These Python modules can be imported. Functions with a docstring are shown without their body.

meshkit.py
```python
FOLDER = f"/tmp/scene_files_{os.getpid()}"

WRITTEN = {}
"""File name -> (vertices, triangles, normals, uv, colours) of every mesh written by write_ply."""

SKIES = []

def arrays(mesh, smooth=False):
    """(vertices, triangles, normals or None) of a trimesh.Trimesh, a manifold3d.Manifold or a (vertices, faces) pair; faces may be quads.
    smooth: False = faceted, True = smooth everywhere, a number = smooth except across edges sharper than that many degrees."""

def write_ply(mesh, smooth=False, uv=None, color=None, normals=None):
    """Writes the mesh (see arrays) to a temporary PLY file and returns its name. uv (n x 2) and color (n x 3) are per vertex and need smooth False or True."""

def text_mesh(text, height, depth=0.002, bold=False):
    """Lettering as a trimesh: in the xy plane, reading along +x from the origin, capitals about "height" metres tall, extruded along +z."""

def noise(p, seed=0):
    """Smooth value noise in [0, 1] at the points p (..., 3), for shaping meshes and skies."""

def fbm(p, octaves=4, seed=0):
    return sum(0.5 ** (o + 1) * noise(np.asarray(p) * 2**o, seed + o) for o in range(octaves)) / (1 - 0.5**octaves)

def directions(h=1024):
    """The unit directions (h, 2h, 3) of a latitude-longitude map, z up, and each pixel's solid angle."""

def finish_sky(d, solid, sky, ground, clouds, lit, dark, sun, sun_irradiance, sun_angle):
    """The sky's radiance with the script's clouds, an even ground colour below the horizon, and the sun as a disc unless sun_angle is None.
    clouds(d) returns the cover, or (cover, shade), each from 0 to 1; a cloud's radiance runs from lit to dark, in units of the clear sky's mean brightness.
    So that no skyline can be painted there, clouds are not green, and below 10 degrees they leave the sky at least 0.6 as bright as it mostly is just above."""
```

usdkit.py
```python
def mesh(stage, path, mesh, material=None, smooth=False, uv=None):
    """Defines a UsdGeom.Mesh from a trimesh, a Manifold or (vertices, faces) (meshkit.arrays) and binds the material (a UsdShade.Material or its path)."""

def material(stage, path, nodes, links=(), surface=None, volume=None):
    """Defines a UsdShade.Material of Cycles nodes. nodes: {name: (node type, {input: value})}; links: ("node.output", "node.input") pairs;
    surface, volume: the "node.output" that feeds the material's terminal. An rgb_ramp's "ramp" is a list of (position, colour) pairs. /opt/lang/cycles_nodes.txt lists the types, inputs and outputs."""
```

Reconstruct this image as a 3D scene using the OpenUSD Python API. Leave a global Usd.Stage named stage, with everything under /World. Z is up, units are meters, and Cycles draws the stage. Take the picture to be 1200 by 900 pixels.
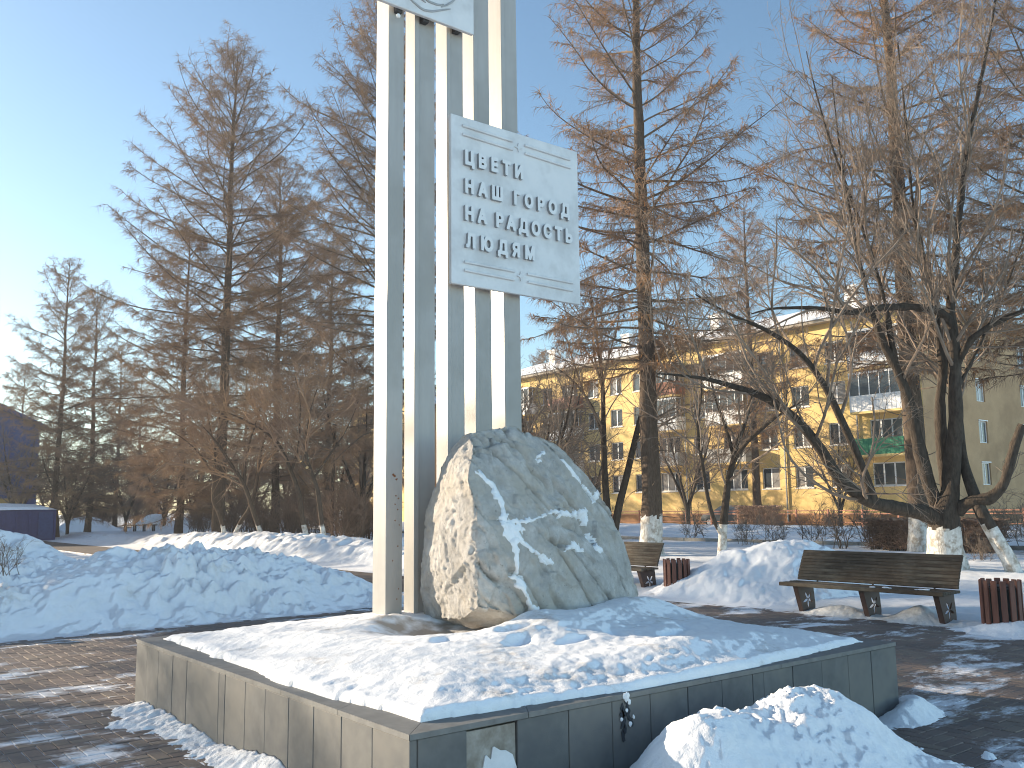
import math, numpy as np, trimesh, manifold3d, shapely
from shapely.geometry import Polygon, Point, LineString, box as sbox
from shapely import affinity
import usdkit, meshkit
from pxr import Usd, UsdGeom, UsdLux, UsdShade, Gf, Sdf, Vt

stage = Usd.Stage.CreateInMemory()
UsdGeom.SetStageUpAxis(stage, 'Z'); UsdGeom.SetStageMetersPerUnit(stage, 1.0)
stage.DefinePrim('/World', 'Xform'); stage.DefinePrim('/World/Looks', 'Scope')
sin, cos, pi = math.sin, math.cos, math.pi
A = np.array

# ---------------------------------------------------------------- camera
CAM = A([0, 0, 1.6]); FPX = 1070.5; YAW, PITCH, ROLL = .6679, .1334, -.0126
FWD = A([sin(YAW)*cos(PITCH), cos(YAW)*cos(PITCH), sin(PITCH)])
_r = A([cos(YAW), -sin(YAW), 0]); _u = np.cross(_r, FWD)
RGT = cos(ROLL)*_r + sin(ROLL)*_u; UPV = -sin(ROLL)*_r + cos(ROLL)*_u
cam = UsdGeom.Camera.Define(stage, '/World/Camera')
_m = np.eye(4); _m[0, :3], _m[1, :3], _m[2, :3], _m[3, :3] = RGT, UPV, -FWD, CAM
cam.AddTransformOp().Set(Gf.Matrix4d(_m.tolist()))
cam.CreateHorizontalApertureAttr(36.0); cam.CreateVerticalApertureAttr(27.0)
cam.CreateFocalLengthAttr(FPX/1200*36); cam.CreateExposureAttr(1.22)
cam.CreateClippingRangeAttr(Gf.Vec2f(.05, 5000))

def ray(x, y): return FWD + RGT*(x-600)/FPX - UPV*(y-450)/FPX
def at(x, y, depth): return CAM + ray(x, y)*depth                      # the point seen at (x, y) that lies depth metres away
def on_ground(x, y, z=0.): d = ray(x, y); return CAM + d*(z-1.6)/d[2]
def on_y(x, y, Y): d = ray(x, y); return CAM + d*Y/d[1]
def project(P):
    d = np.asarray(P, float)-CAM; z = d@FWD
    return np.stack([600+FPX*(d@RGT)/z, 450-FPX*(d@UPV)/z], -1)

# ---------------------------------------------------------------- sky and sun
SUN_AZ, SUN_EL = math.radians(-28), math.radians(15)                  # azimuth from +y towards +x
SUN = A([sin(SUN_AZ)*cos(SUN_EL), cos(SUN_AZ)*cos(SUN_EL), sin(SUN_EL)])
usdkit.material(stage, '/World/Looks/sky', {
    's': ('sky_texture', dict(sky_type='single_scattering', sun_disc=False, sun_elevation=SUN_EL, sun_rotation=SUN_AZ, altitude=200., air_density=1.0, aerosol_density=.45, ozone_density=2.2)),
    't': ('mix_color', dict(blend_type='multiply', fac=1., b=(.995, 1.04, .99))), 'b': ('background_shader', dict(strength=0.10))}, [('s.color', 't.a'), ('t.result', 'b.color')], surface='b.background')
dome = UsdLux.DomeLight.Define(stage, '/World/sky')
UsdShade.MaterialBindingAPI.Apply(dome.GetPrim()).Bind(UsdShade.Material.Get(stage, '/World/Looks/sky'))
dome.GetPrim().SetCustomDataByKey('kind', 'structure')
sun = UsdLux.DistantLight.Define(stage, '/World/sun')
sun.CreateIntensityAttr(1.25); sun.CreateAngleAttr(.5); sun.CreateNormalizeAttr(True); sun.CreateColorAttr(Gf.Vec3f(1, .84, .63))
_z = SUN; _x = np.cross([0, 0, 1], _z); _x /= np.linalg.norm(_x); _y = np.cross(_z, _x)
_m = np.eye(4); _m[0, :3], _m[1, :3], _m[2, :3] = _x, _y, _z
sun.AddTransformOp().Set(Gf.Matrix4d(_m.tolist()))

# ---------------------------------------------------------------- prims
_used = {}
def path_of(name, parent):
    base = parent.GetPath().pathString if parent is not None else '/World'
    k = (base, name); n = _used.get(k, -1)+1; _used[k] = n
    return f'{base}/{name}' + (f'_{n:03d}' if n else '')
def props(prim, label=None, cat=None, group=None, kind=None):
    for k, v in (('label', label), ('category', cat), ('group', group), ('kind', kind)):
        if v: prim.SetCustomDataByKey(k, v)
    return prim
def obj(name, mesh, mat, parent=None, smooth=False, **kw):
    if isinstance(mesh, list): mesh = trimesh.util.concatenate(mesh)
    return props(usdkit.mesh(stage, path_of(name, parent), mesh, M[mat], smooth).GetPrim(), **kw)
def place(prim, loc=(0, 0, 0), rz=0., sc=1.):
    x = UsdGeom.Xformable(prim); x.ClearXformOpOrder()
    t = prim.GetAttribute('xformOp:translate'); r = prim.GetAttribute('xformOp:rotateZ'); s = prim.GetAttribute('xformOp:scale')
    ops = [x.AddTranslateOp() if not t else UsdGeom.XformOp(t), x.AddRotateZOp() if not r else UsdGeom.XformOp(r), x.AddScaleOp() if not s else UsdGeom.XformOp(s)]
    x.SetXformOpOrder(ops)
    sc = (sc, sc, sc) if np.ndim(sc) == 0 else sc
    ops[0].Set(Gf.Vec3d(*map(float, loc))); ops[1].Set(float(rz)); ops[2].Set(Gf.Vec3f(*map(float, sc)))
def thing(name, label, cat, loc=(0, 0, 0), rz=0., sc=1., group=None, kind=None):
    p = UsdGeom.Xform.Define(stage, path_of(name, None)).GetPrim(); place(p, loc, rz, sc)
    return props(p, label, cat, group, kind)
def copy_of(src, loc, rz=0., sc=1., label=None, cat=None, group=None, name=None):
    p = UsdGeom.Xform.Define(stage, path_of(name or src.GetName().rstrip('0123456789').rstrip('_'), None)).GetPrim()
    p.GetReferences().AddInternalReference(src.GetPath()); p.SetInstanceable(True)
    place(p, loc, rz, sc)
    return props(p, label, cat, group)

# ---------------------------------------------------------------- mesh helpers
def cat_(ms): return trimesh.util.concatenate(ms)
def bx(x0, x1, y0, y1, z0, z1):
    m = trimesh.creation.box((x1-x0, y1-y0, z1-z0)); m.apply_translation(((x0+x1)/2, (y0+y1)/2, (z0+z1)/2)); return m
def cham(x0, x1, y0, y1, z0, z1, c=.005):
    """a box with all edges chamfered"""
    h = A([x1-x0, y1-y0, z1-z0])/2; ctr = A([x0+x1, y0+y1, z0+z1])/2; c = min(c, h.min()*.45); pts = []
    for s in np.ndindex(2, 2, 2):
        s = A(s)*2-1
        for a in range(3):
            q = h-c; q[a] = h[a]; pts.append(ctr+s*q)
    return trimesh.convex.convex_hull(A(pts))
def mani(m): return manifold3d.Manifold(manifold3d.Mesh(np.asarray(m.vertices, np.float32), np.asarray(m.faces, np.uint32)))
def tri(m): q = m.to_mesh(); return trimesh.Trimesh(q.vert_properties[:, :3], q.tri_verts, process=False)
def hull(pts): return manifold3d.Manifold.hull_points(np.asarray(pts, np.float64))
def extrude(poly, h): return trimesh.creation.extrude_polygon(poly, h, engine='earcut')
def frame_of(T, rng=None):
    """two unit vectors perpendicular to the unit vectors T"""
    ref = np.where(np.abs(T[..., 2:3]) > .9, A([1., 0, 0]), A([0, 0, 1.]))
    u = np.cross(T, ref); u /= np.linalg.norm(u, axis=-1, keepdims=True)+1e-12
    return u, np.cross(T, u)
def tubes(P, R, sides=3, caps=False):
    """P (N, K, 3) polylines with radii R (N, K) -> one mesh"""
    P = np.asarray(P, float); R = np.asarray(R, float)
    if P.ndim == 2: P, R = P[None], R[None]
    N, K, _ = P.shape
    T = np.gradient(P, axis=1); T /= np.linalg.norm(T, axis=-1, keepdims=True)+1e-12
    m = T.mean(1, keepdims=True); m /= np.linalg.norm(m, axis=-1, keepdims=True)+1e-12
    u, _ = frame_of(np.broadcast_to(m, T.shape))
    u = u-T*(u*T).sum(-1, keepdims=True); u /= np.linalg.norm(u, axis=-1, keepdims=True)+1e-12
    v = np.cross(T, u)
    a = np.arange(sides)*2*pi/sides
    V = P[:, :, None]+R[:, :, None, None]*(np.cos(a)[:, None]*u[:, :, None]+np.sin(a)[:, None]*v[:, :, None])
    i = np.arange(N*K*sides).reshape(N, K, sides); j = np.roll(i, -1, 2)
    q = np.stack([i[:, :-1], i[:, 1:], j[:, 1:], j[:, :-1]], -1).reshape(-1, 4)
    f = np.vstack([q[:, [0, 2, 1]], q[:, [0, 3, 2]]])
    V = V.reshape(-1, 3)
    if caps:
        c = np.vstack([P[:, 0], P[:, -1]]); n0 = len(V)
        s0 = np.stack([np.repeat(n0+np.arange(N), sides), i[:, 0].ravel(), j[:, 0].ravel()], -1)
        s1 = np.stack([np.repeat(n0+N+np.arange(N), sides), j[:, -1].ravel(), i[:, -1].ravel()], -1)
        V = np.vstack([V, c]); f = np.vstack([f, s0, s1])
    return trimesh.Trimesh(V, f, process=False)
def spline(pts, n):
    """smooth resampling of a polyline (columns of any number) to n points"""
    from scipy.interpolate import PchipInterpolator
    pts = np.asarray(pts, float); d = np.r_[0, np.cumsum(np.linalg.norm(np.diff(pts[:, :3], axis=0), axis=1))]
    return PchipInterpolator(d, pts)(np.linspace(0, d[-1], n))
def fbm(p, s=1., o=4, seed=0): return meshkit.fbm(np.asarray(p, float)*s, o, seed)*2-1
def fb2(x, y, s, o=4, seed=0): return fbm(np.stack([x*s, y*s, np.full_like(x, seed*3.7)], -1), 1., o, seed)
def sst(x, a, b): t = np.clip((x-a)/(b-a), 0, 1); return t*t*(3-2*t)
def grid_mesh(xs, ys, Z, keep=None):
    """a heightfield over the grid; faces whose corners are all False in keep are dropped"""
    nx, ny = len(xs), len(ys); X, Y = np.meshgrid(xs, ys, indexing='ij')
    V = np.stack([X, Y, Z], -1).reshape(-1, 3); i = np.arange(nx*ny).reshape(nx, ny)
    q = np.stack([i[:-1, :-1], i[1:, :-1], i[1:, 1:], i[:-1, 1:]], -1).reshape(-1, 4)
    if keep is not None: q = q[keep.ravel()[q].any(1)]
    f = np.vstack([q[:, [0, 1, 2]], q[:, [0, 2, 3]]])
    m = trimesh.Trimesh(V, f, process=False); m.remove_unreferenced_vertices(); return m
def heap(x0, x1, y0, y1, step, fn, floor=-.03):
    xs, ys = np.arange(x0, x1+step, step), np.arange(y0, y1+step, step)
    X, Y = np.meshgrid(xs, ys, indexing='ij'); Z = fn(X, Y)
    m = grid_mesh(xs, ys, np.maximum(Z, floor), Z > floor); parts = trimesh.graph.connected_components(m.face_adjacency, nodes=np.arange(len(m.faces)), min_len=1)
    return m.submesh([max(parts, key=len)], append=True, repair=False)                        # one body: stray crumbs dropped
def bump(X, Y, x, y, sx, sy, h, rot=0., p=2.):
    c, s = cos(rot), sin(rot); u = ((X-x)*c+(Y-y)*s)/sx; v = (-(X-x)*s+(Y-y)*c)/sy
    return h*np.exp(-((u*u+v*v)**(p/2)))
def lumps(X, Y, s, seed=0):
    n = np.abs(fb2(X, Y, s, 2, seed)); return np.minimum(n*2.2, 1.)**.7
def clods(X, Y, s, seed=0):
    """lumpy relief: broken snow, from 0 to 1"""
    n = 1-np.abs(fb2(X, Y, s, 3, seed)); return n*n

# ---------------------------------------------------------------- materials
M = {}
def mat(name, nodes, links, surface='p.BSDF', volume=None):
    M[name] = usdkit.material(stage, '/World/Looks/'+name, nodes, links, surface, volume)
def stone(name, c1, c2, scale=8., rough=.8, bump_s=.3, bump_scale=60., spec=.3, detail=5., c3=None, scale3=2., metallic=0., dist=.01, stretch=None):
    """two tones by noise, a third by larger noise, fine relief"""
    N = {'g': ('geometry', {}), 'n': ('noise_texture', dict(scale=scale, detail=detail, roughness=.6)), 'r': ('rgb_ramp', dict(ramp=[(.3, c1), (.7, c2)])),
         'nb': ('noise_texture', dict(scale=bump_scale, detail=4., roughness=.6)), 'b': ('bump', dict(strength=bump_s, distance=dist)),
         'p': ('principled_bsdf', dict(roughness=rough, specular_ior_level=spec, metallic=metallic))}
    L = [('n.fac', 'r.fac'), ('nb.fac', 'b.height'), ('b.normal', 'p.normal')]
    src = 'g.position'
    if stretch: N['m'] = ('mapping', dict(scale=stretch)); L.append(('g.position', 'm.vector')); src = 'm.vector'
    L += [(src, 'n.vector'), (src, 'nb.vector')]
    if c3 is not None:
        N.update(n3=('noise_texture', dict(scale=scale3, detail=4., roughness=.65)), r3=('rgb_ramp', dict(ramp=[(.45, (0, 0, 0)), (.62, (1, 1, 1))])), x=('mix_color', dict(b=c3)))
        L += [('g.position', 'n3.vector'), ('n3.fac', 'r3.fac'), ('r3.color', 'x.fac'), ('r.color', 'x.a'), ('x.result', 'p.base_color')]
    else: L.append(('r.color', 'p.base_color'))
    mat(name, N, L)
def plain(name, c, rough=.6, metallic=0., spec=.4, vary=.15, scale=6.):
    c = A(c); stone(name, tuple(c*(1-vary)), tuple(np.minimum(c*(1+vary), .95)), scale, rough, .1, 80., spec, metallic=metallic)
def snowmat(name, tone=(.81, .82, .835), dirt=(.42, .39, .35), amount=(.56, .78), scale=1.5):
    mat(name, {'g': ('geometry', {}), 'n': ('noise_texture', dict(scale=scale, detail=8., roughness=.72)), 'r': ('rgb_ramp', dict(ramp=[(amount[0], (0, 0, 0)), (amount[1], (1, 1, 1))])),
        'n2': ('noise_texture', dict(scale=14., detail=6., roughness=.7)), 'r2': ('rgb_ramp', dict(ramp=[(.3, tuple(A(tone)*.93)), (.6, tone)])), 'x': ('mix_color', dict(b=dirt)),
        'nb': ('noise_texture', dict(scale=45., detail=6., roughness=.7)), 'b': ('bump', dict(strength=.55, distance=.02)),
        'p': ('principled_bsdf', dict(roughness=.75, specular_ior_level=.25))},
        [('g.position', 'n.vector'), ('g.position', 'n2.vector'), ('g.position', 'nb.vector'), ('n.fac', 'r.fac'), ('n2.fac', 'r2.fac'), ('r.color', 'x.fac'), ('r2.color', 'x.a'),
         ('x.result', 'p.base_color'), ('nb.fac', 'b.height'), ('b.normal', 'p.normal')])
snowmat('snow'); snowmat('snow_dirty', (.70, .70, .70), (.36, .32, .27), (.5, .72), 2.2); snowmat('snow_clean', (.84, .845, .86), (.5, .48, .45), (.62, .85), 2.)
snowmat('snow_grey', (.62, .60, .57), (.34, .29, .23), (.42, .66), 3.)
stone('granite', (0.085, 0.088, 0.088), (0.126, 0.129, 0.129), 9., .62, .12, 150., .4, c3=(0.143, 0.139, 0.129), scale3=1.6)
stone('granite_b', (0.102, 0.103, 0.102), (0.143, 0.143, 0.136), 7., .66, .12, 150., .4, c3=(0.088, 0.092, 0.095), scale3=2.1)
stone('concrete', (0.272, 0.256, 0.224), (0.368, 0.352, 0.320), 14., .9, .4, 60., .2, c3=(0.208, 0.184, 0.152), scale3=5.)
stone('coping', (0.122, 0.122, 0.119), (0.180, 0.180, 0.173), 12., .6, .15, 120., .4)
stone('grout', (.04, .04, .04), (.07, .065, .06), 20.)
stone('paint', (.325, .315, .30), (.365, .355, .34), 3., .38, .05, 30., .5, c3=(.295, .285, .265), scale3=.9, stretch=(4, 4, .5))
stone('panel_white', (0.588, 0.605, 0.622), (0.655, 0.664, 0.672), 4., .5, .08, 40., .4, c3=(0.521, 0.529, 0.538), scale3=2.3)
plain('letter_white', (.64, .65, .66), .5)
mat('letter', {'g': ('geometry', {}), 's': ('separate_xyz', {}), 'm': ('math', dict(math_type='less_than', value2=-.9)), 'x': ('mix_color', dict(a=(.27, .28, .29), b=(.64, .65, .66))), 'p': ('principled_bsdf', dict(roughness=.5))}, [('g.true_normal', 's.vector'), ('s.y', 'm.value1'), ('m.value', 'x.fac'), ('x.result', 'p.base_color')])  # white fronts, grey sides by normal: shading at the letter edges put into the colour
plain('relief_dark', (.30, .31, .32), .5)
stone('rust', (.16, .06, .025), (.26, .11, .05), 40., .9)
mat('rock', {'g': ('geometry', {}), 'n': ('noise_texture', dict(scale=6., detail=10., roughness=.7)), 'r': ('rgb_ramp', dict(ramp=[(.3, (.38, .36, .335)), (.5, (.53, .505, .475)), (.68, (.70, .675, .645))])),
    'n3': ('noise_texture', dict(scale=2.1, detail=6., roughness=.7)), 'r3': ('rgb_ramp', dict(ramp=[(.48, (0, 0, 0)), (.66, (1, 1, 1))])), 'x': ('mix_color', dict(b=(.56, .50, .42))), 'q': ('math', dict(math_type='multiply', value2=.7)),
    'n4': ('noise_texture', dict(scale=26., detail=8., roughness=.75)), 'r4': ('rgb_ramp', dict(ramp=[(.60, (0, 0, 0)), (.70, (1, 1, 1))])), 'y': ('mix_color', dict(b=(.15, .135, .12))), 'q4': ('math', dict(math_type='multiply', value2=.75)),
    'nb': ('noise_texture', dict(scale=30., detail=10., roughness=.78)), 'b': ('bump', dict(strength=1., distance=.035)), 'p': ('principled_bsdf', dict(roughness=.95, specular_ior_level=.1))},
    [('g.position', 'n.vector'), ('g.position', 'n3.vector'), ('g.position', 'n4.vector'), ('g.position', 'nb.vector'), ('n.fac', 'r.fac'), ('n3.fac', 'r3.fac'), ('r3.color', 'q.value1'), ('q.value', 'x.fac'), ('r.color', 'x.a'), ('n4.fac', 'r4.fac'), ('r4.color', 'q4.value1'), ('q4.value', 'y.fac'),
     ('x.result', 'y.a'), ('y.result', 'p.base_color'), ('nb.fac', 'b.height'), ('b.normal', 'p.normal')])
stone('bark', (.07, .052, .04), (.14, .105, .08), 22., .95, .9, 40., .1, stretch=(1, 1, .3), dist=.03)
stone('bark_dark', (.04, .032, .026), (.09, .072, .058), 16., .95, .9, 40., .1, stretch=(1, 1, .35), dist=.03)
stone('whitewash', (.50, .48, .44), (.74, .73, .70), 14., .95, .9, 40., .1, c3=(.34, .30, .25), scale3=6., stretch=(1, 1, .35), dist=.02)
stone('limb', (.11, .082, .062), (.20, .155, .12), 6., .95, .3, 60., .1)
stone('twig_larch', (.20, .145, .11), (.30, .215, .16), 3., .9, 0., 10., .1, c3=(.38, .23, .13), scale3=.45)
stone('twig_far', (.22, .15, .11), (.31, .215, .155), 2., .9, 0., 10., .1, c3=(.34, .22, .13), scale3=.4)
stone('twig_grey', (.15, .115, .09), (.27, .21, .165), 2.5, .9, 0., 10., .1)
stone('twig_red', (.20, .135, .10), (.31, .21, .155), 2., .9, 0., 10., .1)
stone('cut_wood', (.55, .36, .16), (.68, .48, .25), 12., .8)
stone('bench_wood', (.06, .044, .031), (.11, .083, .06), 6., .75, .5, 30., .2, c3=(.14, .118, .09), scale3=1.4, stretch=(6, .6, 6))
stone('bench_wood_b', (.048, .035, .025), (.09, .068, .05), 6., .75, .5, 30., .2, c3=(.125, .105, .08), scale3=1.7, stretch=(6, .6, 6))
stone('leg_steel', (.055, .034, .028), (.085, .05, .038), 8., .5, .1, 60., .4)
stone('bin_wood', (.13, .052, .036), (.20, .08, .053), 5., .55, .3, 30., .35, stretch=(6, 6, .8))
stone('bin_wood_b', (.11, .042, .03), (.16, .064, .044), 5., .55, .3, 30., .35, stretch=(6, 6, .8))
plain('dark_metal', (.04, .04, .042), .5)
stone('kerb_stone', (.30, .28, .25), (.42, .40, .36), 10., .9, .3)
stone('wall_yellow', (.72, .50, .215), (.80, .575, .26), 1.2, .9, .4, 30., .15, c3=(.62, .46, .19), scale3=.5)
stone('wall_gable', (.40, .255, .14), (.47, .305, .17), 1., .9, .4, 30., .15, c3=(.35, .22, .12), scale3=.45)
stone('base_brown', (.26, .14, .07), (.36, .20, .10), 2., .9)
plain('frame_white', (.72, .72, .71), .5); plain('balcony_white', (.70, .70, .69), .6, vary=.08); plain('balcony_green', (.045, .22, .115), .6)
plain('balcony_red', (.30, .10, .05), .6); plain('balcony_grey', (.32, .32, .31), .6); plain('eave', (.33, .29, .24), .8); plain('fence_red', (.36, .15, .09), .6)
plain('blue_dark', (.03, .055, .16), .5); plain('blue_box', (.03, .042, .15), .45); plain('blue_mural', (.05, .17, .30), .6); plain('ochre', (.42, .25, .08), .7); plain('brown_wall', (.24, .14, .09), .8)
plain('car_paint', (.035, .045, .055), .3, vary=.05, spec=.5); plain('tyre', (.02, .02, .02), .9); plain('chrome', (.6, .6, .6), .25, 1.)
plain('post_brown', (.34, .15, .075), .8); plain('hat_white', (.75, .74, .72), .5)
mat('glass_pale', {'d': ('principled_bsdf', dict(base_color=(.26, .25, .24), roughness=.15, specular_ior_level=.8))}, [], 'd.BSDF')
mat('glass', {'d': ('principled_bsdf', dict(base_color=(.05, .06, .07), roughness=.08, specular_ior_level=.8))}, [], 'd.BSDF')
def paver(name, c1, c2, snow=(.525, .61)):
    """brick tops: tone per brick, thin wind-blown snow in streaks"""
    mat(name, {'g': ('geometry', {}), 'o': ('mapping', dict(scale=(9.5, 9.5, 1.))), 'w': ('noise_texture', dict(scale=1.3, detail=3.)), 'r': ('rgb_ramp', dict(ramp=[(.3, c1), (.7, c2)])),
        'nf': ('noise_texture', dict(scale=90., detail=4.)), 'xf': ('mix_color', dict(blend_type='multiply', fac=.5)), 'rf': ('rgb_ramp', dict(ramp=[(.3, (.55, .55, .55)), (.7, (1, 1, 1))])),
        'm': ('mapping', dict(rotation=(0, 0, math.radians(-38)), scale=(.8, 1.7, 1.))), 'n': ('noise_texture', dict(scale=1.0, detail=10., roughness=.72, distortion=.35)),
        'rs': ('rgb_ramp', dict(ramp=[(snow[0], (0, 0, 0)), (snow[1], (1, 1, 1))])), 'x': ('mix_color', dict(b=(.68, .69, .72))),
        'b': ('bump', dict(strength=.4, distance=.004)), 'p': ('principled_bsdf', dict(roughness=.8, specular_ior_level=.3))},
        [('g.position', 'w.vector'), ('w.fac', 'r.fac'), ('g.position', 'nf.vector'), ('nf.fac', 'rf.fac'), ('r.color', 'xf.a'), ('rf.color', 'xf.b'), ('g.position', 'm.vector'),
         ('m.vector', 'n.vector'), ('n.fac', 'rs.fac'), ('rs.color', 'x.fac'), ('xf.result', 'x.a'), ('x.result', 'p.base_color'), ('nf.fac', 'b.height'), ('b.normal', 'p.normal')])
paver('brick_red', (0.170, 0.130, 0.111), (0.229, 0.178, 0.152)); paver('brick_brown', (0.148, 0.118, 0.104), (0.207, 0.163, 0.141)); paver('brick_tan', (0.192, 0.155, 0.126), (0.252, 0.200, 0.163))
paver('brick_bed', (0.133, 0.107, 0.092), (0.185, 0.148, 0.126), (.41, .5)); paver('alley_far', (0.133, 0.107, 0.089), (0.185, 0.148, 0.122), (.62, .74))
# ---------------------------------------------------------------- ground, paving, snow fields
obj('ground', grid_mesh(np.linspace(-420, 480, 40), np.linspace(-300, 600, 40), np.full((40, 40), -.045)), 'snow', kind='structure')
EX, EY = 12.05, 13.3                     # edges of the paving: alley side and plaza side
U_ = .105                                # paver module
plaza = Polygon([(-7, -5), (EX, -5), (EX, 66), (9.3, 66), (9.3, EY), (-7, EY)])
def slab_poly(poly, z0, z1): m = extrude(poly, z1-z0); m.apply_translation((0, 0, z0)); return m
paving = props(UsdGeom.Xform.Define(stage, path_of('paving', None)).GetPrim(), kind='structure')
obj('bed', slab_poly(plaza, -.04, -.008), 'brick_bed', paving)
# herringbone pavers, laid where the eye can tell them apart
rng = np.random.default_rng(3)
bricks = []
for ix in range(int(-2.2/U_), int(EX/U_)):
    for iy in range(int(-.2/U_), int(13.2/U_)):
        k = (ix-iy) % 4
        if k == 0: r = (ix*U_, (ix+2)*U_, iy*U_, (iy+1)*U_)
        elif k == 3: r = (ix*U_, (ix+1)*U_, iy*U_, (iy+2)*U_)
        else: continue
        cx, cy = (r[0]+r[1])/2, (r[2]+r[3])/2
        if r[0] > 2.38 and r[1] < 6.9 and r[2] > 3.86 and r[3] < 8.36: continue
        if r[1] > EX: continue
        px, py = project([cx, cy, 0]); d = math.hypot(cx, cy)
        dep = (A([cx, cy, -1.6])@FWD)
        if dep < 1 or not (-40 < px < 1240 and 560 < py < 960) or d > 15.5: continue
        bricks.append((d, r))
bricks.sort(key=lambda b: b[0])
def brick_mesh(r, dz, tilt):
    m = cham(r[0]+.0035, r[1]-.0035, r[2]+.0035, r[3]-.0035, -.03, 0, .004)
    v = m.vertices; v[:, 2] += dz+(v[:, 0]-(r[0]+r[1])/2)*tilt[0]+(v[:, 1]-(r[2]+r[3])/2)*tilt[1]; return m
BM = ['brick_red', 'brick_brown', 'brick_red', 'brick_brown', 'brick_tan']
rest = {}
for i, (d, r) in enumerate(bricks):
    c = BM[rng.integers(5)]; m = brick_mesh(r, rng.uniform(-.0025, .0025), rng.uniform(-.012, .012, 2))
    if i < 290: obj('brick', m, c, paving)
    else: rest.setdefault(c, []).append(m)
for c, ms in rest.items(): obj('brick_field', cat_(ms), c, paving, kind='stuff')
# the farther alley: one worn surface
obj('alley_surface', slab_poly(Polygon([(9.3, 15.5), (EX, 15.5), (EX, 66), (9.3, 66)]), -.0079, -.003), 'alley_far', paving)
obj('alley_surface', slab_poly(Polygon([(9.3, 66.1), (18, 66.1), (26, 110), (16, 110)]), -.0079, -.003), 'alley_far', paving)

def field_z(X, Y):
    z = .10+.07*fb2(X, Y, .35, 4, 1)+.035*fb2(X, Y, 2.1, 4, 2)+.02*clods(X, Y, 5., 3)
    z *= sst(X, EX-.15+.12*fb2(X*0, Y, 1.3, 3, 5), EX+1.0)
    z += .55*np.exp(-((X-37)/3.2)**2)*(.8+.35*fb2(X, Y, .5, 3, 7))*sst(Y, 8, 14)                       # ploughed bank beyond the kerb
    z += .25*np.exp(-((X-44)/2.2)**2)*(.8+.35*fb2(X, Y, .6, 3, 8))
    z -= .10*np.exp(-((X-28.2)/1.0)**2)
    return z
xs = np.r_[np.arange(11.85, 16, .07), np.arange(16, 24, .14), np.arange(24, 48, .3), np.arange(48, 56, 1.)]; ys = np.r_[np.arange(-6, 0, .3), np.arange(0, 16, .09), np.arange(16, 30, .22), np.arange(30, 112, .8)]
X, Y = np.meshgrid(xs, ys, indexing='ij')
obj('snow_field', grid_mesh(xs, ys, field_z(X, Y)-.004), 'snow', smooth=True, kind='structure')
def ground_z(x, y): return float(field_z(A([x]), A([y]))[0]) if x > 12 else 0.

# banks and heaps of cleared snow
def bank_z(X, Y):                         # along the far side of the alley
    e = EX+.2+.25*fb2(X*0, Y, .8, 3, 11)+.012*np.maximum(Y-20, 0)*1.2
    d = X-e; h = .62+.20*fb2(X*0, Y, .45, 3, 12)
    z = h*sst(d, -.1, 1.5)*(1-sst(d, 2.2, 4.6)*.75)
    z += (.16*fb2(X, Y, 1.1, 4, 13)+.12*clods(X, Y, 1.6, 14)+.10*(lumps(X, Y, 3., 15)-.5)-.07)*sst(d, -.1, .8)
    return z*sst(Y, 15.5, 19)*(1-.55*sst(Y, 38, 52))-.02*(Y < 15.5)
obj('snow_bank', heap(11.6, 18.5, 15, 66, .11, bank_z), 'snow', smooth=True, label='long ploughed snow bank below the row of leaning whitewashed trees', cat='snow bank')
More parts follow.
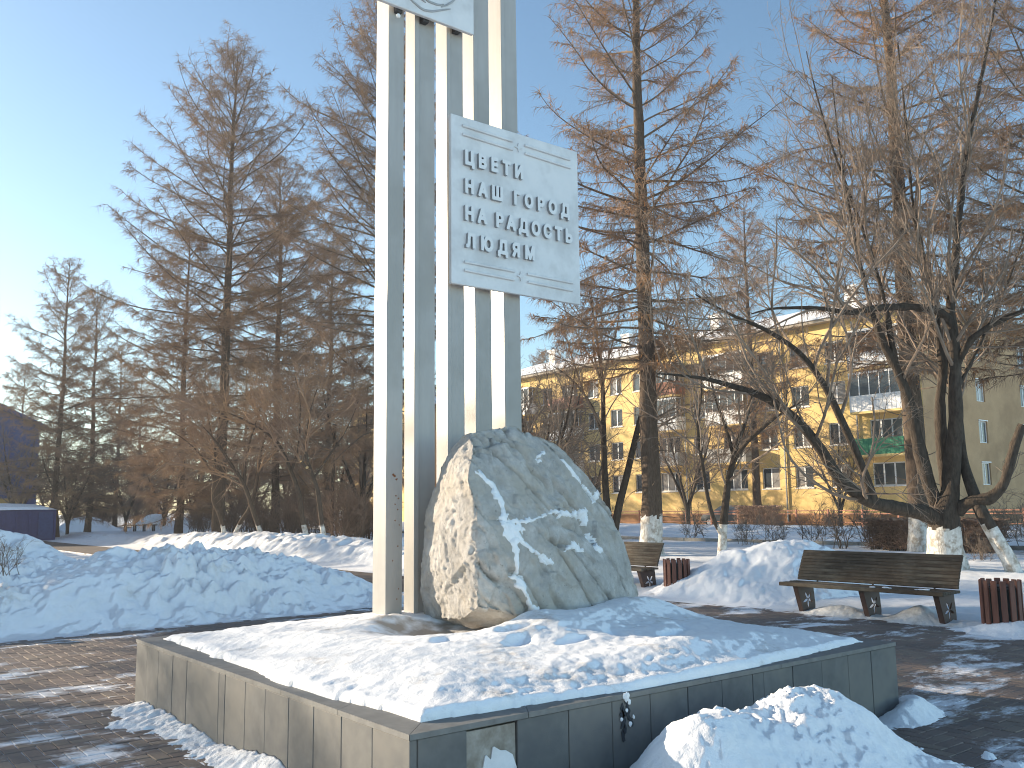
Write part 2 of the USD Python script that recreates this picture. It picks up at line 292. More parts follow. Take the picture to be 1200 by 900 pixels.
def mound_z(X, Y):
    z = bump(X, Y, 5.6, 15.9, 2.2, 1.5, .74, .12, 2.6)+bump(X, Y, 3.0, 16.2, 2.0, 1.6, .48, 0, 2.4)+bump(X, Y, 7.5, 15.2, 1.3, 1.1, .34, .2)+bump(X, Y, .6, 16.6, 2.2, 2.0, .62)+bump(X, Y, -3, 17, 3.0, 2.6, .7)+bump(X, Y, 4.4, 14.3, 2.6, .8, .26)+bump(X, Y, 1.0, 14.4, 2.0, .8, .2)
    am = .35+1.3*sst(fb2(X, Y, .55, 2, 20), -.25, .45)
    z += .17*fb2(X, Y, .8, 4, 21)+am*(.20*(clods(X, Y, 1.1, 22)-.5)+.10*(clods(X, Y, 2.6, 27)-.5)+.09*(lumps(X, Y, 3.2, 29)-.5)+.06*(lumps(X, Y, 7., 23)-.5)+.035*(lumps(X, Y, 14., 28)-.5))+.02*fb2(X, Y, 16., 3, 24)
    e = 13.15+.22*fb2(X, Y*0, .9, 3, 25)+.15*fb2(X, Y*0, 3.3, 2, 26)
    z = z*sst(Y, e-.05, e+1.6)**.8-.05
    return z*sst(9.05-X, -.1, .8)-.03*(X > 9.1)
obj('snow_mound', heap(-7, 9.4, 12.6, 19.6, .045, mound_z), 'snow', smooth=True, label='broad low mound of cleared snow between the brick plaza and the alley', cat='snow mound')
def mound2_z(X, Y):
    z = bump(X, Y, 2.6, 24.2, 1.6, 3.0, .72, .2, 2.6)+bump(X, Y, .3, 26, 2.4, 3.2, 1.0)+bump(X, Y, 3.9, 23.0, .95, 2.4, .82, .25, 2.6)+bump(X, Y, 5.4, 22, 1.4, 2., .25)+bump(X, Y, -4, 24, 4, 4, 1.)
    return z+.14*fb2(X, Y, .8, 4, 31)+.16*(clods(X, Y, 1.3, 32)-.5)+.09*(clods(X, Y, 3., 36)-.5)+.05*(clods(X, Y, 6., 33)-.5)-.16-.6*sst(X, 8.2, 9.2)
obj('snow_mound', heap(-8, 9.2, 19.0, 32, .08, mound2_z), 'snow', smooth=True, label='higher snow mound behind, running up to the blue container', cat='snow mound')
def lawn_z(X, Y): return .05+.10*fb2(X, Y, .5, 4, 34)+.05*clods(X, Y, 2., 35)-.3*sst(X, 8.3, 9.2)-.2*(1-sst(Y, 15, 18))
xs, ys = np.arange(-30, 9.4, .35), np.arange(15, 66, .35); X, Y = np.meshgrid(xs, ys, indexing='ij')
obj('snow_lawn', grid_mesh(xs, ys, lawn_z(X, Y)), 'snow', smooth=True, kind='structure')
def heapb_z(X, Y):
    z = bump(X, Y, 13.8, 10.1, 1.25, 1.1, .82, .2, 2.4)+bump(X, Y, 13.2, 11.2, 1.1, .8, .36)+bump(X, Y, 13.3, 8.9, .8, .6, .30)+bump(X, Y, 14.5, 9.2, 1.0, .8, .42)
    z += (.08*fb2(X, Y, 1.6, 4, 41)+.10*(clods(X, Y, 2.0, 42)-.5)+.03*(lumps(X, Y, 3.6, 45)-.5)+.03*(clods(X, Y, 6., 43)-.5)+.014*(lumps(X, Y, 14., 46)-.5))
    return (z-.08)*sst(X, 11.95+.1*fb2(X*0, Y, 2., 3, 44), 12.5)
obj('snow_heap', heap(11.7, 16.8, 7.6, 12.6, .035, heapb_z, -.02), 'snow_clean', smooth=True, label='rounded snow heap behind the alley, between the two slatted litter bins', cat='snow heap')
def heapf_z(X, Y):
    z = bump(X, Y, 4.55, 3.42, .78, .50, .40, -.2, 2.5)+bump(X, Y, 3.75, 3.32, .42, .42, .36)+bump(X, Y, 5.15, 3.35, .5, .42, .24, -.3)+bump(X, Y, 4.7, 2.65, 1.15, .5, .20, -.3)
    z += .05*fb2(X, Y, 2.2, 4, 51)+.06*(clods(X, Y, 2.0, 52)-.5)+(.45+1.1*sst(fb2(X, Y, 1.3, 2, 57), -.2, .45))*(.06*(clods(X, Y, 3.6, 58)-.5)+.05*(lumps(X, Y, 3.3, 56)-.5)+.03*(clods(X, Y, 7.5, 53)-.5)+.02*(lumps(X, Y, 15., 55)-.5)+.012*(clods(X, Y, 24., 59)-.5))+.008*fb2(X, Y, 40., 3, 54)
    return np.where(Y > 3.905, -1, z-.095)
obj('snow_heap', heap(2.4, 7.4, 1.0, 3.92, .016, heapf_z, -.02), 'snow_clean', smooth=True, label='lumpy snow heap piled against the shaded granite face of the plinth', cat='snow heap')
def drift_z(X, Y):                        # along the foot of the plinth's sunny face
    d = 2.425-X; w = .26+.20*fb2(X*0, Y, 1.6, 3, 61)+.16*np.exp(-((Y-7.3)/.5)**2)+.14*fb2(X*0, Y, 6., 3, 65)
    z = (.055+.045*fb2(X*0, Y, 1.8, 3, 62)+.035*fb2(X*0, Y, 7., 3, 66)+.07*np.exp(-((Y-5.6)/.45)**2))*np.maximum(1-d/np.maximum(w, .06), -.5)
    z += .018*(clods(X, Y, 7., 63)-.5)+.014*fb2(X, Y, 18., 3, 64)+.010*(clods(X, Y, 24., 67)-.5)-.014
    z = z-.4*sst(Y, 8.1, 8.5)-.3*(1-sst(Y, 3.7, 4.2))
    return np.where(d < -.012, -1, z)
obj('snow_drift', heap(1.2, 2.44, 3.4, 8.6, .016, drift_z, -.012), 'snow_clean', smooth=True, label='ragged strip of drifted snow along the foot of the sunlit granite face', cat='snow drift')
def drift2_z(X, Y):
    z = bump(X, Y, 6.72, 3.76, .30, .14, .14, .2)+bump(X, Y, 6.98, 3.95, .14, .22, .09)+.03*(clods(X, Y, 6., 71)-.5)+.012*fb2(X, Y, 20., 3, 72)-.03
    return np.where((Y > 3.905) & (X < 6.855), -1, z)
obj('snow_drift', heap(6.0, 7.9, 3.1, 4.7, .018, drift2_z, -.012), 'snow_clean', smooth=True, label='small tuft of snow at the far lower corner of the shaded granite face', cat='snow drift')
def under_z(X, Y):
    z = bump(X, Y, 12.15, 6.55, .28, .30, .22)+bump(X, Y, 12.2, 7.7, .30, .45, .10)+bump(X, Y, 12.0, 7.6, .2, .7, .07)+bump(X, Y, 12.1, 5.7, .3, .5, .10)
    return z+.02*(clods(X, Y, 6., 81)-.5)+.01*fb2(X, Y, 20., 3, 82)-.025
obj('snow_pile', heap(11.5, 12.6, 4.6, 8.8, .02, under_z, -.012), 'snow_dirty', smooth=True, label='greyish trodden snow lying under the long bench', cat='snow pile')
def bin_z(X, Y): return bump(X, Y, 11.68, 5.35, .22, .38, .13)+bump(X, Y, 11.75, 4.9, .25, .3, .15)+.04*(clods(X, Y, 6., 83)-.5)-.03
obj('snow_pile', heap(11.2, 12.2, 4.3, 6.1, .02, bin_z, -.012), 'snow_clean', smooth=True, label='small clean snow pile in front of the bin beside the long bench', cat='snow pile')
def bin2_z(X, Y): return bump(X, Y, 12.35, 11.2, .2, .4, .12)+.03*(clods(X, Y, 6., 84)-.5)-.03
obj('snow_pile', heap(11.8, 12.8, 10.4, 12.2, .025, bin2_z, -.012), 'snow_clean', smooth=True, label='little snow pile at the foot of the bin by the boulder', cat='snow pile')
KERB = thing("kerb", "low grey concrete kerb running across the snowy lawn behind the benches", "kerb")
for y0 in np.arange(-2, 60, 2.): obj('kerb_block', cham(29.55, 29.72, y0+.01, y0+1.985, -.02, .22, .015), 'kerb_stone', KERB)
# ---------------------------------------------------------------- plinth
PX0, PX1, PY0, PY1, PH = 2.43, 6.85, 3.91, 8.31, .52
plinth = thing('plinth', 'low square granite-clad plinth that carries the boulder and the stele', 'plinth')
obj('core', bx(PX0+.05, PX1-.05, PY0+.05, PY1-.05, -.05, PH-.035), 'concrete', plinth)
rs = np.random.default_rng(5)
def slab(axis, a, b, depth=.045, mat='granite', **kw):
    o = rs.uniform(0, .004); z1 = PH-.032; g = .0018
    if axis == 'x0': m = cham(PX0+o, PX0+depth, a+g, b-g, -.03, z1, .003)
    if axis == 'x1': m = cham(PX1-depth, PX1-o, a+g, b-g, -.03, z1, .003)
    if axis == 'y0': m = cham(a+g, b-g, PY0+o, PY0+depth, -.03, z1, .003)
    if axis == 'y1': m = cham(a+g, b-g, PY1-depth, PY1-o, -.03, z1, .003)
    return obj('granite_slab', m, mat, plinth, **kw)
SL = [3.912, 4.274, 4.606, 4.937, 5.266, 5.609, 5.928, 6.277, 6.391, 6.722, 7.048, 7.364, 7.708, 8.01, 8.308]
for i, (a, b) in enumerate(zip(SL[:-1], SL[1:])): slab('x0', a, b, mat=['granite', 'granite_b'][i % 3 == 1])
SR = [2.478, 2.771, 3.094, 3.453, 3.784, 4.099, 4.431, 4.755, 5.069, 5.186, 5.51, 5.853, 6.187, 6.496, 6.848]
for i, (a, b) in enumerate(zip(SR[:-1], SR[1:])):
    if i == 1: continue
    slab('y0', a, b, mat=['granite', 'granite_b'][i % 4 == 2])
for k in range(13):
    slab('x1', PY0+.05+k*.33, PY0+.05+min((k+1)*.33, 4.3)); slab('y1', PX0+.05+k*.33, PX0+.05+min((k+1)*.33, 4.32))
mat('wet', {'p': ('principled_bsdf', dict(base_color=(.025, .027, .03), roughness=.15, specular_ior_level=.6))}, [], 'p.BSDF')
rs2 = np.random.default_rng(31); wet = []; crumb = []
for px, py, r in [(733, 818, .022), (735, 824, .018), (731, 830, .03), (729, 837, .022), (736, 836, .02), (739, 842, .016), (730, 846, .028), (732, 853, .02), (730, 860, .016), (731, 866, .012), (741, 848, .012)]:
    q = on_y(px, py, PY0); a_ = np.sort(rs2.uniform(0, 2*pi, 10)); pg = Polygon(np.stack([q[0]+r*.8*rs2.uniform(.5, 1.2, 10)*np.cos(a_), q[2]+r*1.6*rs2.uniform(.5, 1.2, 10)*np.sin(a_)], -1)).buffer(.002); m = extrude(pg, .002); v = m.vertices.copy(); m.vertices = np.stack([v[:, 0], PY0-.0005-v[:, 2], v[:, 1]], -1); m.invert(); wet.append(m)
for px, py, r in [(733, 815, .020), (737, 822, .014), (742, 840, .010), (738, 848, .010), (728, 843, .009), (734, 832, .009)]: q = on_y(px, py, PY0); m = trimesh.creation.icosphere(2, r); m.vertices *= 1+.9*fbm(m.vertices+[px, py, 0], 55., 3, 3)[:, None]; m.vertices *= [1., .5, 1.25]; m.apply_translation((q[0], PY0-.004, q[2])); crumb.append(m)
obj('melt_streak', wet, 'wet', plinth, kind='stuff', label='dark streak of meltwater down the shaded face'); obj('ice_crumb', crumb, 'snow_clean', plinth, kind='stuff', label='bits of frozen snow in the melt streak')
# where one slab has come off: bare mortar with a splash of white plaster
pat = obj('bare_mortar', cham(2.773, 3.092, PY0+.018, PY0+.06, -.03, PH-.045, .002), 'concrete', plinth, label='pale bare mortar where a granite slab is missing')
pl = [(2.80, .02), (2.86, .10), (2.90, .19), (2.88, .27), (2.895, .335), (2.93, .30), (2.945, .37), (2.985, .345), (3.02, .34), (3.06, .315), (3.085, .25), (3.07, .20), (3.0, .20), (2.95, .17), (2.92, .11), (2.87, .04)]
pm = extrude(Polygon([(x, z) for x, z in pl]).buffer(.012).buffer(-.004), .008); v = pm.vertices.copy(); pm.vertices = np.stack([v[:, 0], PY0+.019-v[:, 2], v[:, 1]], -1); pm.invert()
obj('plaster_patch', pm, 'letter_white', pat)
# mitred coping
CW = .26
o = [(PX0-.004, PY0-.004), (PX1+.004, PY0-.004), (PX1+.004, PY1+.004), (PX0-.004, PY1+.004)]; n_ = [(PX0+CW, PY0+CW), (PX1-CW, PY0+CW), (PX1-CW, PY1-CW), (PX0+CW, PY1-CW)]
for k in range(4):
    a, b, c, d = A(o[k]), A(o[(k+1) % 4]), A(n_[(k+1) % 4]), A(n_[k])
    L = np.linalg.norm(b-a); n = 6; 
    for j in range(n):
        s0, s1 = j/n, (j+1)/n; q = [a+(b-a)*s0, a+(b-a)*s1, d+(c-d)*s1, d+(c-d)*s0]
        m = extrude(Polygon(q).buffer(-.0015, join_style=2), .028); m.apply_translation((0, 0, PH-.029)); obj('coping_stone', m, 'coping', plinth)
obj('plinth_top', bx(PX0+CW+.002, PX1-CW-.002, PY0+CW+.002, PY1-CW-.002, PH-.036, PH-.006), 'coping', plinth)

def cover_z(X, Y):
    d = np.minimum.reduce([X-PX0, PX1-X, Y-PY0, PY1-Y])
    edge = .13+.07*fb2(X, Y, .9, 3, 91)+.05*fb2(X, Y, 3.2, 3, 92)+.018*fb2(X, Y, 11., 3, 98)
    edge = edge-.11*np.exp(-((X-4.6)/1.1)**2)*(Y < 5)+.03*(X > 6)+.05*np.exp(-((X-2.6)/.5)**2-((Y-4.1)/.5)**2)+.06*(X < 3)*sst(Y, 6, 8)
    edge = np.maximum(edge, .022)
    z = .035*sst(d-edge, -.008, .06)+.055*sst(d-edge, .02, .55)+.06*sst(d-edge, .2, 1.2)
    z += .026*fb2(X, Y, 1.1, 4, 93)+.022*(clods(X, Y, 2.0, 94)-.5)+(.15+.7*sst(fb2(X, Y, 1.2, 2, 99), -.1, .5))*(.016*(lumps(X, Y, 6., 95)-.5)+.010*(clods(X, Y, 12., 97)-.5))+.006*fb2(X, Y, 30., 3, 96)
    z += bump(X, Y, 5.0, 5.55, .75, .30, .12, .15)+bump(X, Y, 6.1, 5.9, .6, .35, .12)+bump(X, Y, 6.45, 6.5, .3, .5, .1)+bump(X, Y, 4.9, 4.35, 1.0, .28, .05)
    z += bump(X, Y, 4.72, 5.72, .22, .14, .06)
    for fx, fy, fr, fl, fw in ((4.1, 5.15, .5, .16, .07), (4.45, 4.95, .2, .17, .07), (4.9, 5.0, 1.1, .15, .07), (3.7, 5.5, .7, .16, .07), (5.25, 4.75, .4, .18, .08), (5.6, 4.9, 1.3, .15, .07), (4.3, 5.45, 0., .16, .07)):
        z -= bump(X, Y, fx, fy, fl, fw, .05, fr, 3.)
    z -= bump(X, Y, 4.2, 6.35, .55, .42, .12, .5, 3.)+bump(X, Y, 4.55, 5.98, .25, .16, .10, 0, 3.)     # thin, trodden patch before the columns
    z += bump(X, Y, 4.05, 6.85, .3, .16, .05)
    z = np.where(d-edge < .0, -.02+(d-edge), np.maximum(z, .004*sst(d-edge, 0, .02)+.002))
    return PH+.001+z
xs = np.arange(PX0, PX1, .021); ys = np.arange(PY0, PY1, .021); X, Y = np.meshgrid(xs, ys, indexing='ij'); Z = cover_z(X, Y)
mat('snow_cover', {'g': ('geometry', {}), 'n': ('noise_texture', dict(scale=2.3, detail=8., roughness=.72)), 'r': ('rgb_ramp', dict(ramp=[(.56, (0, 0, 0)), (.78, (1, 1, 1))])),
    'd': ('vector_math', dict(math_type='distance', vector2=(4.2, 6.35, .55))), 'n4': ('noise_texture', dict(scale=5., detail=5.)), 'dd': ('math', dict(math_type='multiply_add', value2=.9)), 'rd': ('rgb_ramp', dict(ramp=[(.75, (1, 1, 1)), (1.0, (0, 0, 0))])),
    'mx': ('math', dict(math_type='maximum', use_clamp=True)), 'n2': ('noise_texture', dict(scale=14., detail=6., roughness=.7)), 'r2': ('rgb_ramp', dict(ramp=[(.3, (.79, .795, .81)), (.6, (.85, .855, .865))])), 'x': ('mix_color', dict(b=(.34, .29, .24))),
    'nb': ('noise_texture', dict(scale=55., detail=6., roughness=.7)), 'b': ('bump', dict(strength=.5, distance=.015)), 'p': ('principled_bsdf', dict(roughness=.75, specular_ior_level=.25))},
    [('g.position', 'n.vector'), ('g.position', 'n2.vector'), ('g.position', 'n4.vector'), ('g.position', 'nb.vector'), ('g.position', 'd.vector1'), ('n.fac', 'r.fac'), ('d.value', 'dd.value1'), ('n4.fac', 'dd.value3'), ('dd.value', 'rd.fac'),
     ('r.color', 'mx.value1'), ('rd.color', 'mx.value2'), ('mx.value', 'x.fac'), ('n2.fac', 'r2.fac'), ('r2.color', 'x.a'), ('x.result', 'p.base_color'), ('nb.fac', 'b.height'), ('b.normal', 'p.normal')])
obj('snow_cover', grid_mesh(xs, ys, Z, Z > PH-.006), 'snow_cover', smooth=True, label='thick uneven snow cover lying on top of the granite plinth, dirty before the columns', cat='snow cover')
def top_z(x, y): return float(cover_z(A([[x]]), A([[y]]))[0, 0])

# ---------------------------------------------------------------- stele
YS = 7.1; ZB, ZT = .50, 9.2
stele = thing('stele', 'tall white stele of five square columns with two inscription plates', 'monument')
COLS = [(4.164, 4.332, .23, 0), (4.456, 4.691, .175, 1), (4.828, 5.032, .20, 1), (5.154, 5.361, .22, 1), (5.512, 5.730, .24, 1)]
for x0, x1, dp, strip in COLS:
    if strip:                              # a corner rib stands proud of the front face
        w = (x1-x0)*.21
        obj('column', [cham(x0+w*.98, x1, YS+.014, YS+dp, ZB, ZT, .003), cham(x0, x0+w, YS, YS+dp, ZB, ZT, .003)], 'paint', stele)
    else: obj('column', cham(x0, x1, YS, YS+dp, ZB, ZT, .004), 'paint', stele)
rs = np.random.default_rng(8)
chip = []
def chip_poly(px, py, r):
    c = on_y(px, py, YS); a = np.sort(rs.uniform(0, 2*pi, 9)); q = np.stack([c[0]+r*rs.uniform(.5, 1.3, 9)*np.cos(a), c[2]+r*rs.uniform(.5, 1.3, 9)*np.sin(a)], -1)
    m = extrude(Polygon(q).buffer(.001), .002); v = m.vertices.copy(); m.vertices = np.stack([v[:, 0], YS-v[:, 2], v[:, 1]], -1); m.invert(); return m
for px, py, r in [(462, 558, .016), (465, 562, .012), (461, 556, .010), (464, 581, .006), (467, 584, .007), (463, 591, .006), (466, 597, .006), (463, 610, .006), (468, 615, .005), (466, 640, .006), (460, 657, .005), (467, 690, .005), (465, 702, .006)]: chip.append(chip_poly(px, py, r))
obj('rust_spot', chip, 'rust', stele, kind='stuff', label='small rust spots on the first column')
def flat_xz(poly, y_front, h):            # a plate lying in xz whose face is at y_front, h thick towards +y
    m = extrude(poly, h); v = m.vertices.copy(); m.vertices = np.stack([v[:, 0], y_front+h-v[:, 2], v[:, 1]], -1); m.invert(); return m
YP = 7.0; TH = .045
plate = obj('inscription_plate', cham(4.806, 6.465, YP, YP+TH, 3.714, 5.41, .006), 'panel_white', stele)
for x in (4.93, 5.25, 5.62):
    for z in (3.9, 5.2): obj('bracket', bx(x-.03, x+.03, YP+TH+.001, YS-.001 if x < 4.94 else YS+.013, z-.03, z+.03), 'dark_metal', stele)
def glyphs(text, size):
    from PIL import Image, ImageDraw, ImageFont
    import glob
    f = ImageFont.truetype(glob.glob('/opt/blender-*/*/datafiles/fonts/Inter.woff2')[0], 200); out = []
    for ch in text:
        if ch == ' ': out.append((None, .35)); continue
        b = f.getbbox(ch, anchor='ls', stroke_width=13); im = Image.new('L', (b[2]-b[0]+12, b[3]-b[1]+12)); ImageDraw.Draw(im).text((6-b[0], 6-b[1]), ch, 255, f, anchor='ls', stroke_width=13)
        on = np.pad(np.asarray(im) > 127, ((0, 0), (1, 1))).astype(np.int8); r, s = np.nonzero(np.diff(on, axis=1) == 1); e = np.nonzero(np.diff(on, axis=1) == -1)[1]
        g = shapely.union_all(shapely.box(s, -r-1, e, -r)).buffer(1.).buffer(-1.).simplify(1.2)
        k = 1/163.; g = affinity.affine_transform(g, [k, 0, 0, k, -6*k, (6-b[1])*k]); out.append((g, (b[2]-b[0])*k))
    return out
def line_of(text, x0, x1, z0, h, sz):
    """letters between x0 and x1 (outer ends), baseline z0, capital height h"""
    gl = glyphs(text, h); tot = sum(w for _, w in gl); n = len(gl)-1
    sx = h*.84; gap = ((x1-x0)-tot*sx)/n; x = x0
    for g, w in gl:
        if g is not None:
            q = affinity.translate(affinity.scale(g, sx, h, origin=(0, 0)), x, z0)
            ms = [flat_xz(p, YP-.034, .0338) for p in getattr(q, 'geoms', [q]) if p.area > 1e-6]
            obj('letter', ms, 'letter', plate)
        x += w*sx+gap
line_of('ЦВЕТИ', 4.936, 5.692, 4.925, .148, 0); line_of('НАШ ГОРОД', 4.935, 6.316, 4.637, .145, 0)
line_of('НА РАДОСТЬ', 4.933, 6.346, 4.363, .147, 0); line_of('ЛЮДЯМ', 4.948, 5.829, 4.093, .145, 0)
def bar(x0, x1, z0, z1): a, b = A([x0, YP-.009, z0]), A([x1, YP-.009, z1]); return tubes(np.stack([a, (a+b)/2, b])[None], np.full((1, 3), .014), 8, True)
for a in [(4.938, 5.562, 5.315, 5.306), (4.938, 5.562, 5.226, 5.216), (5.723, 6.35, 5.302, 5.29), (5.723, 6.35, 5.214, 5.2), (4.951, 5.566, 3.942, 3.94), (4.951, 5.566, 3.86, 3.852), (5.731, 6.349, 3.938, 3.934), (5.737, 6.348, 3.856, 3.85)]:
    obj('raised_bar', bar(*a), 'panel_white', plate)
for sx_, sz_ in ((5.64, 5.255), (5.645, 3.9)):
    q = Polygon([(sx_+(.05 if k % 2 == 0 else .016)*cos(k*pi/4), sz_+(.05 if k % 2 == 0 else .016)*sin(k*pi/4)) for k in range(8)]); obj('star', flat_xz(q, YP-.012, .0118), 'panel_white', plate)
up = obj('upper_plate', cham(3.42, 5.092, YP, YP+TH, 6.315, 7.98, .006), 'panel_white', stele)
for x, z in ((4.25, 6.4), (4.55, 6.4), (4.93, 6.42)): obj('bracket', cham(x-.035, x+.035, YP+TH+.001, YS-.001 if x < 4.3 else YS+.013, z-.11, z-.03), 'dark_metal', stele)
obj('bolt', trimesh.creation.icosphere(2, .022).apply_translation((4.225, YP+.03, 6.235)), 'frame_white', stele)
# the lower edge of a relief emblem: strokes of a spray
for pts in ([(474, -14), (482, 0), (489, 6), (496, 11.5), (506, 13.2), (516, 12), (528, 10.5)], [(517, 8), (524, 5.5), (530, 2), (535, -4), (537, -12)], [(495, -6), (503, 2), (511, 5), (520, 5)], [(484, -12), (492, -3), (499, 3)]):
    P = spline(A([on_y(x, y, YP-.004) for x, y in pts]), 14); obj('relief_stroke', tubes(P[None], (.012*np.sin(np.linspace(.25, pi-.2, 14))**.6)[None], 6, True), 'relief_dark', up)

# ---------------------------------------------------------------- boulder
bp = [(552, 505, 6.4), (551, 530, 6.15), (553, 556, 6.0), (578, 626, 5.82), (562, 690, 5.88), (562, 722, 5.92), (530, 523, 6.8), (502, 585, 6.85), (494, 645, 6.85), (499, 675, 6.82), (512, 705, 6.72), (528, 730, 6.45),
      (583, 500, 6.5), (625, 503, 6.55), (652, 513, 6.5), (670, 530, 6.5), (694, 560, 6.45), (715, 597, 6.4), (735, 640, 6.38), (746, 680, 6.35), (747, 708, 6.3), (742, 722, 6.2),
      (600, 728, 5.85), (640, 715, 5.8), (690, 722, 5.9), (640, 650, 5.9), (655, 575, 6.2), (615, 545, 6.25), (700, 660, 6.1)]
Bp = A([on_y(*q) for q in bp]); extra = A([(4.55, 7.05, .55), (5.6, 7.07, .5), (6.1, 6.9, .5), (4.6, 7.03, 1.5), (5.3, 7.06, 1.9), (5.6, 7.0, 1.6), (4.9, 6.2, .5), (5.9, 6.0, .45)])
knob = A([on_y(*q) for q in [(583, 505, 6.45), (588, 499, 6.5), (600, 497, 6.55), (612, 502, 6.6), (596, 512, 6.42), (612, 520, 6.42)]]); knob = np.vstack([knob, knob+[.06, .25, -.1]])
hb = hull(np.vstack([Bp, extra])); rs = np.random.default_rng(12); hv = tri(hb).vertices; pts = trimesh.sample.sample_surface(tri(hb), 44, seed=3); nf = tri(hb).face_normals[pts[1]]
for p, n0 in zip(pts[0], nf):              # knock flat chips off the hull
    n1 = n0+rs.normal(0, .22, 3); n1 /= np.linalg.norm(n1); off = float((hv@n1).max())
    d0 = max(float(p@n1)-rs.uniform(.0, .015), off-.05); hb = hb.trim_by_plane(tuple(-n1), -d0)
R_ = hb+hull(knob)
rm = tri(R_.refine_to_length(.06)); trimesh.smoothing.filter_taubin(rm, iterations=2); rm = tri(mani(rm).refine_to_length(.018))
v = rm.vertices.copy(); n = rm.vertex_normals.copy()
wp = v+.06*np.stack([fbm(v, 3., 3, 61), fbm(v, 3., 3, 62), fbm(v, 3., 3, 63)], -1)
def facet(p, s, seed):                     # stepped relief: every cell tilts its own way
    q = p*s; i = np.floor(q); best = np.full(len(q), 9.); val = np.zeros(len(q))
    for o in np.ndindex(3, 3, 3):
        cidx = i+A(o)-1; hsh = np.sin(cidx@A([127.1, 311.7, 74.7])+seed)*43758.5453; r1 = hsh-np.floor(hsh); h2 = np.sin(cidx@A([269.5, 183.3, 246.1])+seed)*43758.5453; r2 = h2-np.floor(h2); h3 = np.sin(cidx@A([113.5, 271.9, 124.6])+seed)*43758.5453; r3 = h3-np.floor(h3)
        ctr = cidx+np.stack([r1, r2, r3], -1); dd = ((q-ctr)**2).sum(1); k = dd < best; best[k] = dd[k]
        val[k] = ((q[k]-ctr[k])*(np.stack([r2[k], r3[k], r1[k]], -1)-.5)*2).sum(1)+(r1[k]-.5)*.8
    return val
disp = .03*fbm(v, 1.5, 4, 6)+.020*facet(wp, 3.0, 1.)+.010*facet(wp, 7.5, 2.)+.011*fbm(v, 9., 4, 8)+.009*fbm(v, 24., 4, 9)-.008
# long slanting fissures on the shaded face
t_ = np.stack([(v@A([.80, .1, .60]))*1.9, v[:, 1]*1.2, (v@A([-.6, 0, .8]))*.38], -1); front = sst(n@A([0, -1, 0.1]), .1, .6)
c1 = fbm(t_, 1.6, 3, 15); disp -= .075*np.exp(-np.abs(c1/.035)**1.3)*front; c2 = fbm(t_+[5, 3, 1], 3.4, 3, 16); disp -= .028*np.exp(-np.abs(c2/.04)**1.3)*(.4+.6*front)
pit = meshkit.noise(v*30, 19); disp -= .018*sst(pit, .70, .95)*sst(n@A([-1, 0, 0.]), .3, .7)
rm.vertices = v+n*disp[:, None]
lat = RGT*[1, 1, 0]; ctr = A([5.15, 6.2, 0]); s_ = (rm.vertices-ctr)@lat; rm.vertices = rm.vertices+np.outer(s_*.045+.01, lat)
# keep clear of the columns
rm.vertices[:, 1] = np.where((rm.vertices[:, 0] < 5.85), np.minimum(rm.vertices[:, 1], 7.085), rm.vertices[:, 1])
boulder = thing('boulder', 'big rough pale grey boulder standing on the plinth before the stele', 'boulder')
obj('stone', rm, 'rock', boulder, smooth=True)
PJ = project(rm.vertices); N2 = rm.vertex_normals; facing = (N2*(CAM-rm.vertices)).sum(1) > 0
def snow_on_rock(lines, seed):
    best = np.full(len(PJ), -9.)
    nz = fbm(rm.vertices, 7., 4, seed)*1.0+fbm(rm.vertices, 24., 3, seed+1)*.8
    for pts, wd in lines:
        for (p, q), (w0, w1) in zip(zip(pts[:-1], pts[1:]), zip(wd[:-1], wd[1:])):
            p, q = A(p, float), A(q, float); s = np.clip(((PJ-p)@(q-p))/((q-p)@(q-p)+1e-9), 0, 1)
            d = np.linalg.norm(PJ-(p+s[:, None]*(q-p)), axis=1); wv = w0+(w1-w0)*s
            best = np.maximum(best, 1-d/(wv*.56)*(1+1.35*nz))
    best = np.where(facing, best, -9); k = best > 0; f = rm.faces[k[rm.faces].any(1)]
    th = np.where(best > 0, .002+.013*np.minimum(np.sqrt(np.maximum(best, 0)), 1), -.012)
    m = trimesh.Trimesh(rm.vertices+N2*th[:, None], f, process=False); m.remove_unreferenced_vertices(); return m
LN = [([(557, 553), (574, 566), (582, 576), (589, 595), (591, 612), (601, 633), (606, 650), (606, 671), (618, 701), (624, 716)], [2, 5, 4, 3.5, 8, 12, 5.5, 4.5, 6, 10]),
      ([(598, 618), (612, 635), (631, 650), (647, 660)], [10, 6, 6, 3]), ([(590, 612), (620, 611), (648, 600)], [3, 2, 2.5]), ([(646, 599), (669, 604), (684, 600), (686, 614)], [2.5, 6, 9, 7]),
      ([(656, 536), (665, 546), (677, 561), (696, 588)], [3, 3.5, 3.5, 2]), ([(664, 643), (673, 640)], [5, 6]), ([(688, 628), (703, 645)], [7, 5]), ([(630, 535), (636, 531)], [3, 3]), ([(568, 560), (561, 551)], [2.5, 2])]
sp = snow_on_rock(LN, 40)
for comp in sorted(trimesh.graph.connected_components(sp.face_adjacency, nodes=np.arange(len(sp.faces)), min_len=60), key=len)[::-1]: obj('snow_patch', sp.submesh([comp], append=True, repair=False), 'snow_clean', boulder, smooth=True)
